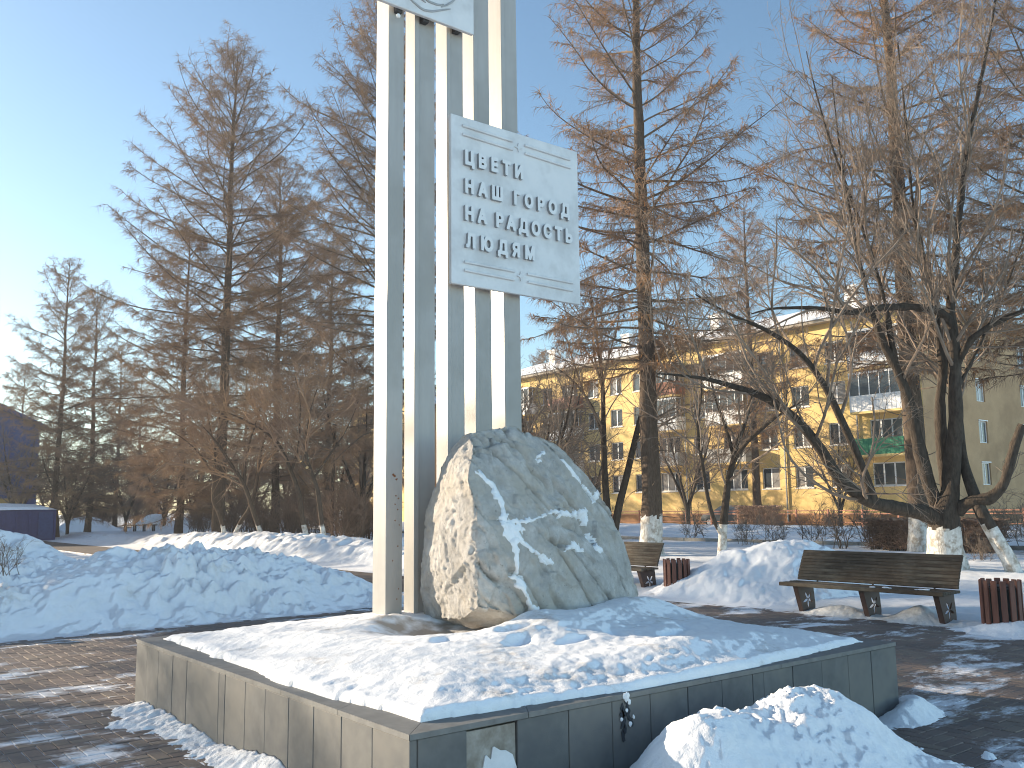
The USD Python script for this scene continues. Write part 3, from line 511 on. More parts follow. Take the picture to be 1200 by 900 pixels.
# ---------------------------------------------------------------- benches and bins
def petal_holes(cx, cz):
    out = []
    for k in range(5):
        a = math.radians(72*k+52); e = affinity.scale(Point(0, 0).buffer(1, 10), .052, .019); e = affinity.translate(e, .062, 0)
        tip = Polygon([(.09, .016), (.135, 0), (.09, -.016)]); e = e.union(tip)
        out.append(affinity.translate(affinity.rotate(e, 72*k+52, origin=(0, 0)), cx, cz))
    return shapely.union_all(out)
LEGP = Polygon([(0, .395), (.15, -.03), (.43, -.03), (.44, .10), (.405, .395)])
def bench_leg(y):
    side = LEGP.difference(petal_holes(.265, .185)); out = []
    for s in (-.040,):
        m = extrude(side, .008); v = m.vertices.copy(); m.vertices = np.stack([v[:, 0], y+s+v[:, 2], v[:, 1]], -1); m.invert(); out.append(m)
    def strap(a, b): 
        a, b = A(a), A(b); d = (b-a)/np.linalg.norm(b-a); n = A([-d[1], d[0]])*.008
        q = Polygon([a, b, b+n, a+n]); m = extrude(q, .073); v = m.vertices.copy(); m.vertices = np.stack([v[:, 0], y-.0365+v[:, 2], v[:, 1]], -1); m.invert(); return m
    return out+[strap((.0, .395), (.15, -.03)), strap((.43, -.03), (.44, .10)), strap((.44, .10), (.405, .395))]
def make_bench(y0, y1, legs, label, loc, rz=0.):
    t = thing('slatted_bench', label, 'bench', loc, rz); r = np.random.default_rng(2)
    for i, y in enumerate(legs): obj('leg', bench_leg(y), 'leg_steel', t)
    for k in range(7):                     # seat slats, the front one deeper
        x = -.05+k*.066; m = cham(x, x+.061, y0, y1, .40 if k else .385, .438+.002*r.normal(), .006); obj('seat_slat', m, ['bench_wood', 'bench_wood_b'][k % 2], t)
    n = 10; pr = [(.405+.20*(s**1.25), .45+.43*s) for s in np.linspace(0, 1, n+1)]
    for k in range(n):
        (xa, za), (xb, zb) = pr[k], pr[k+1]; a = math.atan2(zb-za, xb-xa); L = math.hypot(xb-xa, zb-za)
        m = cham(0, L+.001, y0+.02, y1-.02, -.016, .016, .0125); m.apply_transform(trimesh.transformations.rotation_matrix(-a, [0, 1, 0])); m.apply_translation((xa, 0, za)); obj('back_slat', m, ['bench_wood_b', 'bench_wood'][k % 2], t)
    for y in (y0+.35, (y0+y1)/2, y1-.35):
        P = A([(x+.03, y, z-.012) for x, z in [(.35, .40)]+pr[1:]]); obj('back_support', tubes(P[None], np.full((1, len(P)), .014), 6, True), 'leg_steel', t)
    return t
make_bench(-1.27, 1.22, (.98, -.08, -1.14), 'long brown slatted bench below the many-stemmed tree, flower cut-outs in its legs', (11.76, 7.26, 0))
make_bench(-1.3, 1.28, (1.02, -.06, -1.16), 'brown slatted bench half hidden by the boulder', (12.5, 13.3, .0))
tag_sn = np.random.default_rng(4)
def crumbs():
    out = []
    for x, y, r in ((.02, -.25, .03), (.06, -.42, .035), (.03, -.5, .02), (.10, -.9, .03), (.12, -.96, .035), (.05, -.86, .018)):
        m = trimesh.creation.icosphere(1, r); m.vertices *= A([1.2, 1.4, .35]); m.apply_translation((11.76+x, 7.26+y, .445)); out.append(m)
    return out
obj('snow_crumb', crumbs(), 'snow_clean', kind='stuff', label='crumbs of snow left on the seat of the long bench', cat='snow')
def make_bin(label, loc, n=14):
    t = thing('litter_bin', label, 'litter bin', loc); R = .225
    obj('liner', tubes(A([[0, 0, .05], [0, 0, .3], [0, 0, .56]])[None], np.full((1, 3), R-.05), 20, True), 'dark_metal', t)
    for z in (.07, .53): obj('hoop', [tubes(A([[cos(a)*(R-.024), sin(a)*(R-.024), z] for a in np.linspace(0, 2*pi, 25)])[None], np.full((1, 25), .014), 5)], 'dark_metal', t)
    r = np.random.default_rng(7)
    for k in range(n):
        a = 2*pi*k/n; dz = r.uniform(-.008, .008); m = cham(R-.014, R+.012, -.034, .034, .015+dz, .63+dz, .005); m.apply_transform(trimesh.transformations.rotation_matrix(a+.1, [0, 0, 1])); obj('slat', m, ['bin_wood', 'bin_wood_b'][int(r.integers(2))], t)
    return t
make_bin('red-brown slatted litter bin at the end of the long bench', (11.86, 5.34, 0)); make_bin('dark red slatted litter bin next to the bench by the boulder', (12.62, 11.3, 0))

# far bench with a hump of snow behind it
t = thing('low_bench', 'dark low bench without a back, far down the alley', 'bench', (20.7, 71.2, .12), -38)
obj('seat', cham(-1.25, 1.25, -.25, .25, .42, .50, .01), 'bench_wood', t)
for x in (-1.05, -.35, .35, 1.05): obj('leg', [bx(x-.04, x+.04, -.2, -.12, 0, .419), bx(x-.04, x+.04, .12, .2, 0, .419)], 'dark_metal', t)
def hump(x, y, sx, sy, h, seed, st=.12): return heap(x-3*sx, x+3*sx, y-3*sy, y+3*sy, st, lambda X, Y: bump(X, Y, x, y, sx, sy, h, .3, 2.6)+.10*fb2(X, Y, 1.3, 3, seed)+.08*(clods(X, Y, 2.2, seed)-.5)-.09, -.03)
obj('snow_heap', hump(22.6, 73.6, 1.8, 1.2, 1.45, 111), 'snow', smooth=True, label='white snow hump right behind the low bench far down the alley', cat='snow heap')
obj('snow_heap', hump(18.6, 78, 2.2, 1.6, 1.3, 113), 'snow', smooth=True, label='shaded snow heap beyond the low bench, near the hedge', cat='snow heap')
obj('snow_heap', hump(13.2, 70, 2.0, 1.6, 1.0, 115), 'snow', smooth=True, label='flat snow heap behind the corner of the blue container', cat='snow heap')
obj('snow_heap', hump(21.5, 62, 2.2, 2.2, 1.25, 117), 'snow', smooth=True, label='snow heap round the foot of the thin tree by the low bench', cat='snow heap')

# ---------------------------------------------------------------- blue container, pavilion
t = thing('container', 'dark blue ribbed metal container under a slab of snow', 'container')
cx0, cx1, cy0, cy1, ch = 1.5, 12.3, 58.6, 61.6, 1.75
obj('body', bx(cx0, cx1, cy0, cy1, -.05, ch), 'blue_box', t)
for k in range(17): obj('rib', cham(cx0+.15+k*.66, cx0+.27+k*.66, cy0-.05, cy0-.001, .02, ch-.05, .01), 'blue_box', t)
obj('door', cham(cx1-.9, cx1-.12, cy0-.08, cy0-.051, .1, ch-.1, .01), 'blue_dark', t)
xs = np.arange(cx0-.1, cx1+.15, .1); ys = np.arange(cy0-.12, cy1+.12, .1); X, Y = np.meshgrid(xs, ys, indexing='ij')
def croof(X, Y): d = np.minimum.reduce([X-xs[0], xs[-1]-X, Y-ys[0], ys[-1]-Y]); return ch+.01+(.34+.06*fb2(X, Y, .6, 3, 121)-.02*(X-cx0))*sst(d, -.01, .4)+.25*sst(Y, cy0, cy1)*sst(d, 0, 1.)
obj('snow_slab', grid_mesh(xs, ys, croof(X, Y)), 'snow_clean', smooth=True, label='thick slab of snow on the roof of the blue container', cat='snow')
t = thing('pavilion', 'large dark blue hall with a sloping roof, behind the container', 'building')
e0, e1 = 15.9, -12.; gy = 83.
prof = Polygon([(e0, -.2), (e0, 8.6), ((e0+e1)/2, 8.6+.46*(e0-e1)/2), (e1, 8.6), (e1, -.2)])
m = extrude(prof, 24); v = m.vertices.copy(); m.vertices = np.stack([v[:, 0], gy+24-v[:, 2], v[:, 1]], -1); m.invert(); obj('wall', m, 'blue_dark', t)
xm, zm = (e0+e1)/2, 8.6+.46*(e0-e1)/2
for s, ex in ((1, e0), (-1, e1)):
    q = Polygon([(ex+s*.5, 8.6-.23+.02), (xm, zm+.02), (xm, zm+.30), (ex+s*.5, 8.6-.23+.30)]); m = extrude(q, 25); v = m.vertices.copy(); m.vertices = np.stack([v[:, 0], gy+24.5-v[:, 2], v[:, 1]], -1); m.invert(); obj('roof', m, 'blue_dark', t)
obj('mural_band', bx(e1, e0-3.2, gy-.08, gy-.002, 2.9, 5.4), 'blue_mural', t); obj('ochre_band', bx(e1, e0-.8, gy-.1, gy-.003, 2.0, 2.75), 'ochre', t); obj('base_course', bx(e1, e0, gy-.14, gy-.004, -.2, 1.6), 'brown_wall', t)
for k in range(9): obj('panel_rib', bx(e1+1+k*3.1, e1+1.12+k*3.1, gy-.05, gy-.004, 5.5, 8.6), 'blue_box', t)

# ---------------------------------------------------------------- apartment block
FX = 54.; FY0, FY1 = 28., 77.; ZE = 13.55; ROWS = [2.62, 5.36, 8.1, 10.84]
rw = np.random.default_rng(6)
WC = [('B', 30.5, 2.2), ('W', 33.85, 1.4), ('W', 36.6, 1.4), ('W', 39.3, 1.45), ('B', 42.3, 2.0), ('W', 45.45, 1.4), ('B', 48.6, 2.2), ('W', 51.7, 1.4), ('W', 54.4, 1.4), ('W', 57.2, 1.4), ('B', 60.2, 2.1), ('W', 63.3, 1.4), ('B', 66.4, 2.1), ('W', 69.5, 1.4), ('W', 72.2, 1.4), ('W', 74.8, 1.4)]
def wall_yz(poly, x0, th): m = extrude(poly, th); v = m.vertices.copy(); m.vertices = np.stack([x0+v[:, 2], v[:, 0], v[:, 1]], -1); return m
def window(t, x, yc, z0, w, h, panes, nrm='x', open_=False):
    """frame with sill as one part, each pane a sub-part; nrm x: in a facade facing -x, y: in a gable facing -y"""
    f = .07; fr = [bx(x+.10, x+.17, yc-w/2, yc-w/2+f, z0, z0+h), bx(x+.10, x+.17, yc+w/2-f, yc+w/2, z0, z0+h), bx(x+.10, x+.17, yc-w/2+f, yc+w/2-f, z0, z0+f), bx(x+.10, x+.17, yc-w/2+f, yc+w/2-f, z0+h-f, z0+h), bx(x-.06, x+.099, yc-w/2-.04, yc+w/2+.04, z0-.07, z0-.005)]
    for k in range(1, panes): y = yc-w/2+w*k/panes; fr.append(bx(x+.101, x+.169, y-.05, y+.05, z0+f, z0+h-f))
    sw = lambda m: m if nrm == 'x' else m.apply_transform(A([[0, 1, 0, 0], [1, 0, 0, 0], [0, 0, -1, 2*z0+h], [0, 0, 0, 1.]]))
    ob = obj('window', [sw(m) for m in fr], 'frame_white', t)
    for k in range(panes):
        a, b = yc-w/2+w*k/panes, yc-w/2+w*(k+1)/panes; obj('pane', sw(bx(x+.12, x+.13, a+.05, b-.05, z0+.07, z0+h-.07)), 'glass' if rw.random() > .3 else 'glass_pale', ob)
t = thing('apartment_block', 'four-storey yellow apartment block with snowy hip roof and mixed balconies', 'building')
wall = sbox(FY0, .9, FY1, ZE)
for kind, y, w in WC:
    for z in ROWS: wall = wall.difference(sbox(y-w/2, z, y+w/2, z+1.45))
obj('facade_wall', wall_yz(wall, FX, .35), 'wall_yellow', t)
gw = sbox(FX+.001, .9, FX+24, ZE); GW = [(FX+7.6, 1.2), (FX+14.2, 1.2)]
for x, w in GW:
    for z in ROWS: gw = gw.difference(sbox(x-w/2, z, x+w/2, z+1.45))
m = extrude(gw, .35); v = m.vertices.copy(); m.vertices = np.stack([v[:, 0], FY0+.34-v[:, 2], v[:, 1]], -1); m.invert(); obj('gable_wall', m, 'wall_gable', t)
obj('core', bx(FX+.6, FX+23.6, FY0+.6, FY0+10, -.1, ZE-.06), 'brown_wall', t)
obj('core', bx(FX+.6, FX+12, FY0+10.01, FY1-.1, -.1, ZE-.05), 'brown_wall', t)
obj('base_course', [bx(FX-.06, FX+24., FY0-.06, FY0+11, -.3, .9), bx(FX-.06, FX+12.5, FY0+11.001, FY1, -.3, .9)], 'base_brown', t)
for i, (kind, y, w) in enumerate(WC):
    for j, z in enumerate(ROWS): window(t, FX, y, z, w, 1.45, 3 if w > 1.9 else 2)
for x, w in GW:
    for z in ROWS: window(t, FY0-.01, x, z, w, 1.45, 2, 'y')
BAL = {30.5: ['balcony_green', 'balcony_white', 'balcony_white'], 42.3: ['balcony_grey', 'balcony_white', 'balcony_white'], 48.6: ['balcony_grey', 'balcony_white', 'balcony_red'], 60.2: ['balcony_white', 'balcony_white', 'balcony_red'], 66.4: ['balcony_white', 'balcony_red', 'balcony_white']}
GLZ = {(30.5, 1), (30.5, 2), (42.3, 1), (42.3, 2), (48.6, 1), (48.6, 2), (60.2, 1), (66.4, 2)}
for y, cs in BAL.items():
    for j, c in enumerate(cs):
        z = ROWS[j+1]-.82; hw = 1.75; x0 = FX-1.1
        b = obj('balcony', [bx(x0, FX-.002, y-hw, y+hw, z-.14, z)], 'wall_yellow', t)
        pz = z+1.02; par = [bx(x0, x0+.05, y-hw, y+hw, z+.001, pz), bx(x0+.051, FX-.003, y-hw, y-hw+.05, z+.001, pz), bx(x0+.051, FX-.003, y+hw-.05, y+hw, z+.001, pz)]
        for k in range(12): par.append(bx(x0-.015, x0-.001, y-hw+.08+k*.29, y-hw+.13+k*.29, z+.03, pz-.03))
        obj('parapet', par, c, b)
        if (y, j) in GLZ:
            fr = [bx(x0, x0+.06, y-hw+.001, y+hw-.001, pz+1.35, pz+1.43), bx(x0, FX-.004, y-hw+.001, y+hw-.001, pz+1.431, pz+1.49)]
            for k in range(6): yy = y-hw+.002+k*(2*hw-.064)/5; fr.append(bx(x0, x0+.06, yy, yy+.06, pz+.002, pz+1.349))
            for yy in (y-hw+.003, y+hw-.063): fr.append(bx(x0+.5, x0+.56, yy, yy+.06, pz+.002, pz+1.43))
            obj('glazing_frame', fr, 'frame_white', b); obj('glazing', [bx(x0+.025, x0+.035, y-hw+.07, y+hw-.07, pz+.003, pz+1.348)], 'glass', b)
for y in (32.4, 38., 46.9, 58.7, 70.9): obj('drainpipe', tubes(A([[FX-.1, y, .3], [FX-.1, y, 6.], [FX-.1, y, ZE-.2]])[None], np.full((1, 3), .06), 6), 'balcony_grey', t)
obj('eave', [bx(FX-.65, FX+13.1, FY0+12.6, FY1+.6, ZE, ZE+.22), bx(FX-.65, FX+24.6, FY0-.65, FY0+12.599, ZE, ZE+.22)], 'eave', t)
r2 = tri(mani(trimesh.convex.convex_hull(A([(FX+3, FY0-.75, ZE+.2215), (FX+24.7, FY0-.75, ZE+.2215), (FX+24.7, FY0+12.7, ZE+.2215), (FX+3, FY0+12.7, ZE+.2215), (FX+6, FY0+6.1, ZE+2.55), (FX+18.6, FY0+6.1, ZE+2.55)]))).refine_to_length(1.2)); r2.vertices[:, 2] += np.where(r2.vertices[:, 2] > ZE+.3, .10*fbm(r2.vertices, .6, 3, 131)+.03, 0); obj('roof', r2, 'snow_clean', t, smooth=40)
rf = np.array([(FX-.75, FY0-.75, ZE+.221), (FX+13.2, FY0-.75, ZE+.221), (FX+13.2, FY1+.7, ZE+.221), (FX-.75, FY1+.7, ZE+.221), (FX+6.2, FY0+6.2, ZE+2.6), (FX+6.2, FY1-6, ZE+2.6)])
rfm = trimesh.convex.convex_hull(rf); rfm = tri(mani(rfm).refine_to_length(1.2)); rfm.vertices[:, 2] += np.where(rfm.vertices[:, 2] > ZE+.3, .10*fbm(rfm.vertices, .6, 3, 130)+.05, 0)
obj('roof', rfm, 'snow_clean', t, smooth=40)
for y in (34., 46., 56., 66.): obj('chimney', [bx(FX+3.4, FX+4.2, y, y+.9, ZE+1.2, ZE+3.0), bx(FX+3.3, FX+4.3, y-.1, y+1., ZE+3.001, ZE+3.12)], 'balcony_white', t)
for y in np.arange(31, 76, 4.5): obj('roof_rail_post', bx(FX-.3, FX-.26, y, y+.04, ZE+.3, ZE+.9), 'dark_metal', t)
# a second block farther along the same street
t = thing('apartment_block', 'second yellow block, only glimpsed through the trees beside the stele', 'building')
wall = sbox(88, -.2, 100, 13.4); w2 = [90+k*3.1 for k in range(3)]
for y in w2:
    for z in ROWS: wall = wall.difference(sbox(y-.7, z, y+.7, z+1.45))
obj('facade_wall', wall_yz(wall, FX, .35), 'wall_yellow', t); obj('core', bx(FX+.6, FX+12, 88.3, 99.5, -.1, 13.3), 'brown_wall', t); obj('gable_wall', bx(FX+.001, FX+12, 87.8, 87.999, -.2, 13.4), 'wall_gable', t)
for y in w2:
    for z in ROWS: window(t, FX, y, z, 1.4, 1.45, 2)
obj('roof', trimesh.convex.convex_hull(A([(FX-.7, 87, 13.41), (FX+13, 87, 13.41), (FX-.7, 101, 13.41), (FX+13, 101, 13.41), (FX+6, 92, 15.6), (FX+6, 96, 15.6)])), 'snow_clean', t)
# ---------------------------------------------------------------- street side: fence, car, hedges, person, pole
FN = 48.5
t = thing('rail_fence', 'low rust-red rail fence before the yellow apartment block', 'fence')
for y in np.arange(16, 72, 2.2):
    obj('post', cham(FN-.045, FN+.045, y-.045, y+.045, -.05, 1.22, .006), 'fence_red', t)
    for z in (.92, 1.10): obj('rail', bx(FN-.025, FN+.025, y+.046, y+2.154, z, z+.055), 'fence_red', t)
    obj('rail', bx(FN-.02, FN+.02, y+.046, y+2.154, .42, .46), 'fence_red', t)
t = thing('parked_car', 'dark car parked behind the rust-red fence, half hidden by a clipped bush', 'car', (51.0, 40.4, .05), 90)
side = Polygon([(-2.15, .32), (-2.18, .62), (-2.05, .88), (-1.5, .96), (-.95, 1.38), (-.3, 1.46), (.5, 1.42), (1.15, 1.0), (1.95, .86), (2.15, .66), (2.16, .32), (1.75, .24), (-1.75, .24)])
def carx(poly, hw): m = extrude(poly, 2*hw); v = m.vertices.copy(); m.vertices = np.stack([v[:, 0], hw-v[:, 2], v[:, 1]], -1); m.invert(); return m
cb = carx(side.buffer(-.06).buffer(.06), .84); cb = tri(mani(cb).refine_to_length(.16)); v = cb.vertices; tp = sst(v[:, 2], .85, 1.5); v[:, 1] *= 1-.22*tp; v[:, 1] *= 1-.10*sst(np.abs(v[:, 0]), 1.5, 2.2); obj('body', cb, 'car_paint', t, smooth=35)
for s in (-1, 1):
    for q in ([(-1.28, .96), (-.86, 1.30), (-.12, 1.37), (-.12, .96)], [(-.04, .96), (-.04, 1.37), (.45, 1.34), (1.0, .98)]):
        m = extrude(Polygon(q), .012); v = m.vertices.copy(); y = .845-.18*sst(v[:, 1], .85, 1.5)-.0*v[:, 2]; m.vertices = np.stack([v[:, 0], s*(y+v[:, 2]-.004), v[:, 1]], -1); obj('side_window', m, 'glass', t)
for x in (-1.35, 1.35):
    for s in (-1, 1):
        w = trimesh.creation.cylinder(.315, .2, sections=24); w.apply_transform(trimesh.transformations.rotation_matrix(pi/2, [1, 0, 0])); w.apply_translation((x, s*.77, .315)); wh = obj('wheel', w, 'tyre', t)
        w = trimesh.creation.cylinder(.19, .03, sections=18); w.apply_transform(trimesh.transformations.rotation_matrix(pi/2, [1, 0, 0])); w.apply_translation((x, s*.875, .315)); obj('rim', w, 'chrome', wh)
for s in (-1, 1):
    obj('headlight', trimesh.creation.icosphere(2, .11).apply_scale((.4, 1.4, .8)).apply_translation((2.1, s*.58, .68)), 'chrome', t); obj('tail_light', cham(-2.19, -2.1, s*.66-.1, s*.66+.1, .66, .8, .01), 'balcony_red', t)
obj('bumper', cham(2.12, 2.2, -.72, .72, .32, .5, .03), 'dark_metal', t); obj('windscreen', trimesh.Trimesh(A([(.53, .60, 1.405), (1.16, .74, 1.01), (1.16, -.74, 1.01), (.53, -.60, 1.405)])+[.018, 0, .012], [[0, 1, 2], [0, 2, 3]]), 'glass', t)

def twig_cloud(rs, n, size, dens_edge=.0, L=(.14, .4), r=.0085, up=.5):
    """n short crooked twigs filling a box of half-sizes size"""
    p = rs.uniform(-1, 1, (n, 3))*size; d = rs.normal(0, 1, (n, 3)); d[:, 2] = np.abs(d[:, 2])*up+.2; d /= np.linalg.norm(d, axis=1, keepdims=True)
    l = rs.uniform(*L, n)[:, None]; m = p+d*l*.5+rs.normal(0, .02, (n, 3)); e = p+d*l+rs.normal(0, .04, (n, 3))
    return tubes(np.stack([p, m, e], 1), np.tile([r, r*.8, r*.4], (n, 1)))
def hedge(label, x0, x1, y0, y1, h, n, seed, z0=0., mat_='twig_red'):
    rs = np.random.default_rng(seed); s = A([(x1-x0)/2, (y1-y0)/2, h/2]); t = thing('hedge', label, 'hedge', ((x0+x1)/2, (y0+y1)/2, z0))
    m = twig_cloud(rs, n, s*.93); m.vertices[:, 2] = np.clip(m.vertices[:, 2], -h/2, h/2+.03*rs.normal(size=len(m.vertices))); m.apply_translation((0, 0, h/2)); obj('twigs', m, mat_, t, kind='stuff')
    k = 60; b = rs.uniform(-1, 1, (k, 3))*s*[.8, .8, 0]; e = b*1.1+[0, 0, h*.8]; obj('stems', tubes(np.stack([b, (b+e)/2+rs.normal(0, .05, (k, 3)), e], 1), np.full((k, 3), .014)), 'limb', t, kind='stuff')
hedge('clipped brown hedge block to the left of the many-stemmed trunk', 28.4, 29.3, 15.5, 17.2, 1.05, 2800, 1)
hedge('clipped brown hedge block between the many-stemmed trunk and the leaning trunk', 28.4, 29.3, 12.75, 14.9, 1.05, 3000, 2)
hedge('low clipped brown hedge beyond the leaning trunk', 28.4, 29.3, 9.5, 12.0, .95, 2700, 3)
hedge('dense dark clipped bush covering the tail of the parked car', 46.2, 47.4, 33.5, 36.7, 1.25, 3600, 4, .2)
hedge('long dark hedge far down the alley behind the low bench', 24, 26, 92, 104, 2.2, 2500, 5, 0, 'twig_grey')
# a short post with white globes in the distance
g0 = at(188, 600, 73.)
t = thing('lamp_post', 'stout red-brown post carrying small white globes, by the low bench', 'lamp post', (g0[0], g0[1], 0))
obj('post', cham(-.20, .20, -.20, .20, -.1, 1.62, .03), 'post_brown', t); obj('base', cham(-.28, .28, -.28, .28, -.1, .34, .03), 'dark_metal', t); obj('stem', tubes(A([[0, 0, 1.6], [0, 0, 1.95], [-.05, .03, 2.12]])[None], np.full((1, 3), .05), 8), 'dark_metal', t)
obj('arm', tubes(A([[.05, 0, 1.5], [.30, -.22, 1.52], [.38, -.28, 1.72]])[None], np.full((1, 3), .04), 8), 'dark_metal', t)
for x, y, z, r in ((-.05, .03, 2.28, .17), (.38, -.28, 1.88, .17), (-.02, -.05, 1.80, .14)): obj('globe', trimesh.creation.icosphere(3, r).apply_translation((x, y, z)), 'hat_white', t, smooth=True)
p0 = at(389, 632, 40.); p1 = at(391, 498, 40.)
t = thing('pole', 'thin straight dark pole among the bushes beside the leaning trees', 'pole', (p0[0], p0[1], 0))
obj('shaft', tubes(A([[0, 0, -.1], [0, 0, 2.5], [.05, 0, p1[2]]])[None], A([[.075, .07, .06]]), 8, True), 'bark_dark', t); obj('cap', cham(-.09+.05, .09+.05, -.09, .09, p1[2]+.001, p1[2]+.09, .02), 'dark_metal', t)

# ---------------------------------------------------------------- trees
def unit(v): return v/(np.linalg.norm(v, axis=-1, keepdims=True)+1e-12)
def grow(rs, start, d, L, r0, K, wander, trop, taper=.25, droop_pow=1.):
    """N crooked shoots: start (N,3), directions d, lengths L, base radii r0; trop is added to the heading along the way"""
    N = len(start); P = np.empty((N, K, 3)); P[:, 0] = start; h = unit(d); st = (L/(K-1))[:, None]
    w = np.zeros((N, 3))
    for k in range(1, K):
        w = .5*w+rs.normal(0, wander, (N, 3)); h = unit(h+w+trop*(k/(K-1))**droop_pow); P[:, k] = P[:, k-1]+h*st
    return P, r0[:, None]*np.linspace(1, taper, K)[None]
def side_starts(rs, P, R, per, s0, s1):
    """points along the shoots (per each), with tangents and radii and the place along (0..1)"""
    N, K, _ = P.shape; per = np.broadcast_to(per, N).astype(int); i = np.repeat(np.arange(N), per); s = rs.uniform(s0, s1, len(i)); f = s*(K-1); k = np.minimum(f.astype(int), K-2); a = (f-k)[:, None]
    p = P[i, k]*(1-a)+P[i, k+1]*a; return i, s, p, unit(P[i, k+1]-P[i, k]), (R[i, k]*(1-a[:, 0])+R[i, k+1]*a[:, 0])
def spread(rs, T, lo, hi):
    """directions turned away from T by lo..hi radians"""
    u, v = frame_of(T); n = len(T); a = rs.uniform(0, 2*pi, n)[:, None]; th = rs.uniform(lo, hi, n)[:, None]
    return np.cos(th)*T+np.sin(th)*(np.cos(a)*u+np.sin(a)*v)

def larch_meshes(seed, H=20., base=.26, t0=.12, Lmax=4.4, nb=95, dens=1., tr=.0075, rust=.5, full=1.7, K=3):
    rs = np.random.default_rng(seed)
    z0 = np.linspace(0, H, 26); z = np.r_[np.arange(-.1, 1.8, .06), np.linspace(2, H, 40)]; wx = np.interp(z, z0, np.cumsum(rs.normal(0, .025, 26))); wy = np.interp(z, z0, np.cumsum(rs.normal(0, .025, 26))); wx -= wx[0]; wy -= wy[0]
    tp = np.stack([wx, wy, z], -1); trad = base*(1-z/H)**.85+.012+base*.45*np.exp(-z/.5)
    trunk = tubes(tp[None], trad[None], 18)
    v = trunk.vertices; trunk.vertices = v+trunk.vertex_normals*(base*.13*fbm(v*[1, 1, .3], 8., 4, seed)+base*.05*fbm(v*[1, 1, .5], 26., 3, seed))[:, None]
    u = np.sort(rs.uniform(0, 1, nb)**1.0)                        # place in the crown, bottom to top
    hz = H*(t0+(1-t0)*u*.985); az = np.arange(nb)*2.4+rs.normal(0, .4, nb)
    L = Lmax*(np.maximum(1-u**full, 0)**.6*(.6+.4*np.minimum(u/.25, 1)))*rs.uniform(.6, 1.1, nb)+.35
    el = np.radians(-8+62*u**1.1+rs.normal(0, 7, nb)); d = np.stack([np.cos(az)*np.cos(el), np.sin(az)*np.cos(el), np.sin(el)], -1)
    st = np.stack([np.interp(hz, z, wx), np.interp(hz, z, wy), hz], -1)
    r0 = .010+.0075*L*(1-.3*u)
    P1, R1 = grow(rs, st, d, L, r0, 10, .05, A([0, 0, .10]), .22, 2.)
    # limbs: side shoots, spread sideways and hanging a little
    per = np.maximum((L*5.2*dens).astype(int), 2); i, s, p, T, r = side_starts(rs, P1, R1, per, .12, 1.)
    sd = np.stack([-T[:, 1], T[:, 0], np.zeros(len(T))], -1)*np.where(rs.random(len(T)) < .5, 1, -1)[:, None]
    d2 = unit(T*.75+unit(sd)*rs.uniform(.5, 1.1, (len(T), 1))+rs.normal(0, .18, (len(T), 3))+[0, 0, -.05]); L2 = (.30*L[i]*(1.05-s)+.28)*rs.uniform(.6, 1.25, len(i))
    P2, R2 = grow(rs, p, d2, L2, np.minimum(r*.7, .013), 5, .10, A([0, 0, -.10]), .4)
    # twigs, hanging
    def twigs(P, R, per, s0, Ls):
        i, s, p, T, r = side_starts(rs, P, R, per, s0, 1.); d = spread(rs, T, .5, 1.2); d = unit(d+[0, 0, -.25]); l = rs.uniform(.5, 1.3, len(i))*Ls
        return grow(rs, p, d, l, np.full(len(i), tr), K, .12, A([0, 0, -.45 if K > 2 else -.3]), .45)
    P3, R3 = twigs(P2, R2, np.maximum((L2*(23 if K > 2 else 44)*dens).astype(int), 3), .1, .27)
    P4, R4 = twigs(P1, R1, np.maximum((L*(13 if K > 2 else 24)*dens).astype(int), 2), .1, .32)
    limbs = tubes(P1, R1, 5); crown = [tubes(P2, R2, 3), tubes(P3, R3, 3), tubes(P4, R4, 3)]
    # a few dead bare stubs low on the trunk
    nd = 10; hz = rs.uniform(.05, t0+.05, nd)*H; az = rs.uniform(0, 2*pi, nd); st = np.stack([np.interp(hz, z, wx), np.interp(hz, z, wy), hz], -1)
    Pd, Rd = grow(rs, st, np.stack([np.cos(az), np.sin(az), np.full(nd, -.1)], -1), rs.uniform(.5, 1.8, nd), np.full(nd, .02), 6, .1, A([0, 0, -.05]))
    limbs = cat_([limbs, tubes(Pd, Rd, 4)])
    # leftover rusty needle tufts and cones on some shoots
    i, s, p, T, r = side_starts(rs, P2, R2, max(int(5*dens), 2), .2, 1.); keep = (fbm(p, .55, 3, seed+3)*.9+rs.normal(0, .25, len(p))) > (.45-rust*.5); p = p[keep]
    n = len(p); e = p+rs.normal(0, .06, (n, 3))+[0, 0, -.06]; tuft = tubes(np.stack([p, (p+e)/2+rs.normal(0, .015, (n, 3)), e], 1), np.tile([.008, .014, .003], (n, 1)), 3)
    return dict(trunk=trunk, limbs=limbs, crown=cat_(crown), tufts=tuft)
def larch(name, label, ms, loc, rz=0., sc=1., white=None, twig='twig_larch', tuft='tuft'):
    t = thing(name, label, 'tree', loc, rz, sc)
    if white is not None:
        tr = ms['trunk']; k = tr.triangles_center[:, 2]+.16*fbm(tr.triangles_center*[1, 1, .5], 9., 3, 3) < white; a = tr.submesh([np.nonzero(k)[0]], append=True, repair=False); b = tr.submesh([np.nonzero(~k)[0]], append=True, repair=False)
        obj('trunk', b, 'bark', t, smooth=True); obj('whitewash', a, 'whitewash', t, smooth=True)
    else: obj('trunk', ms['trunk'], 'bark', t, smooth=True)
    obj('limbs', ms['limbs'], 'limb', t, kind='stuff'); obj('crown', ms['crown'], twig, t, kind='stuff'); obj('tufts', ms['tufts'], tuft, t, kind='stuff')
    return t
stone('tuft', (.26, .125, .05), (.40, .20, .08), 3., .9, 0., 10., .1)
stone('tuft_far', (.20, .12, .065), (.30, .18, .09), 3., .9, 0., 10., .1)
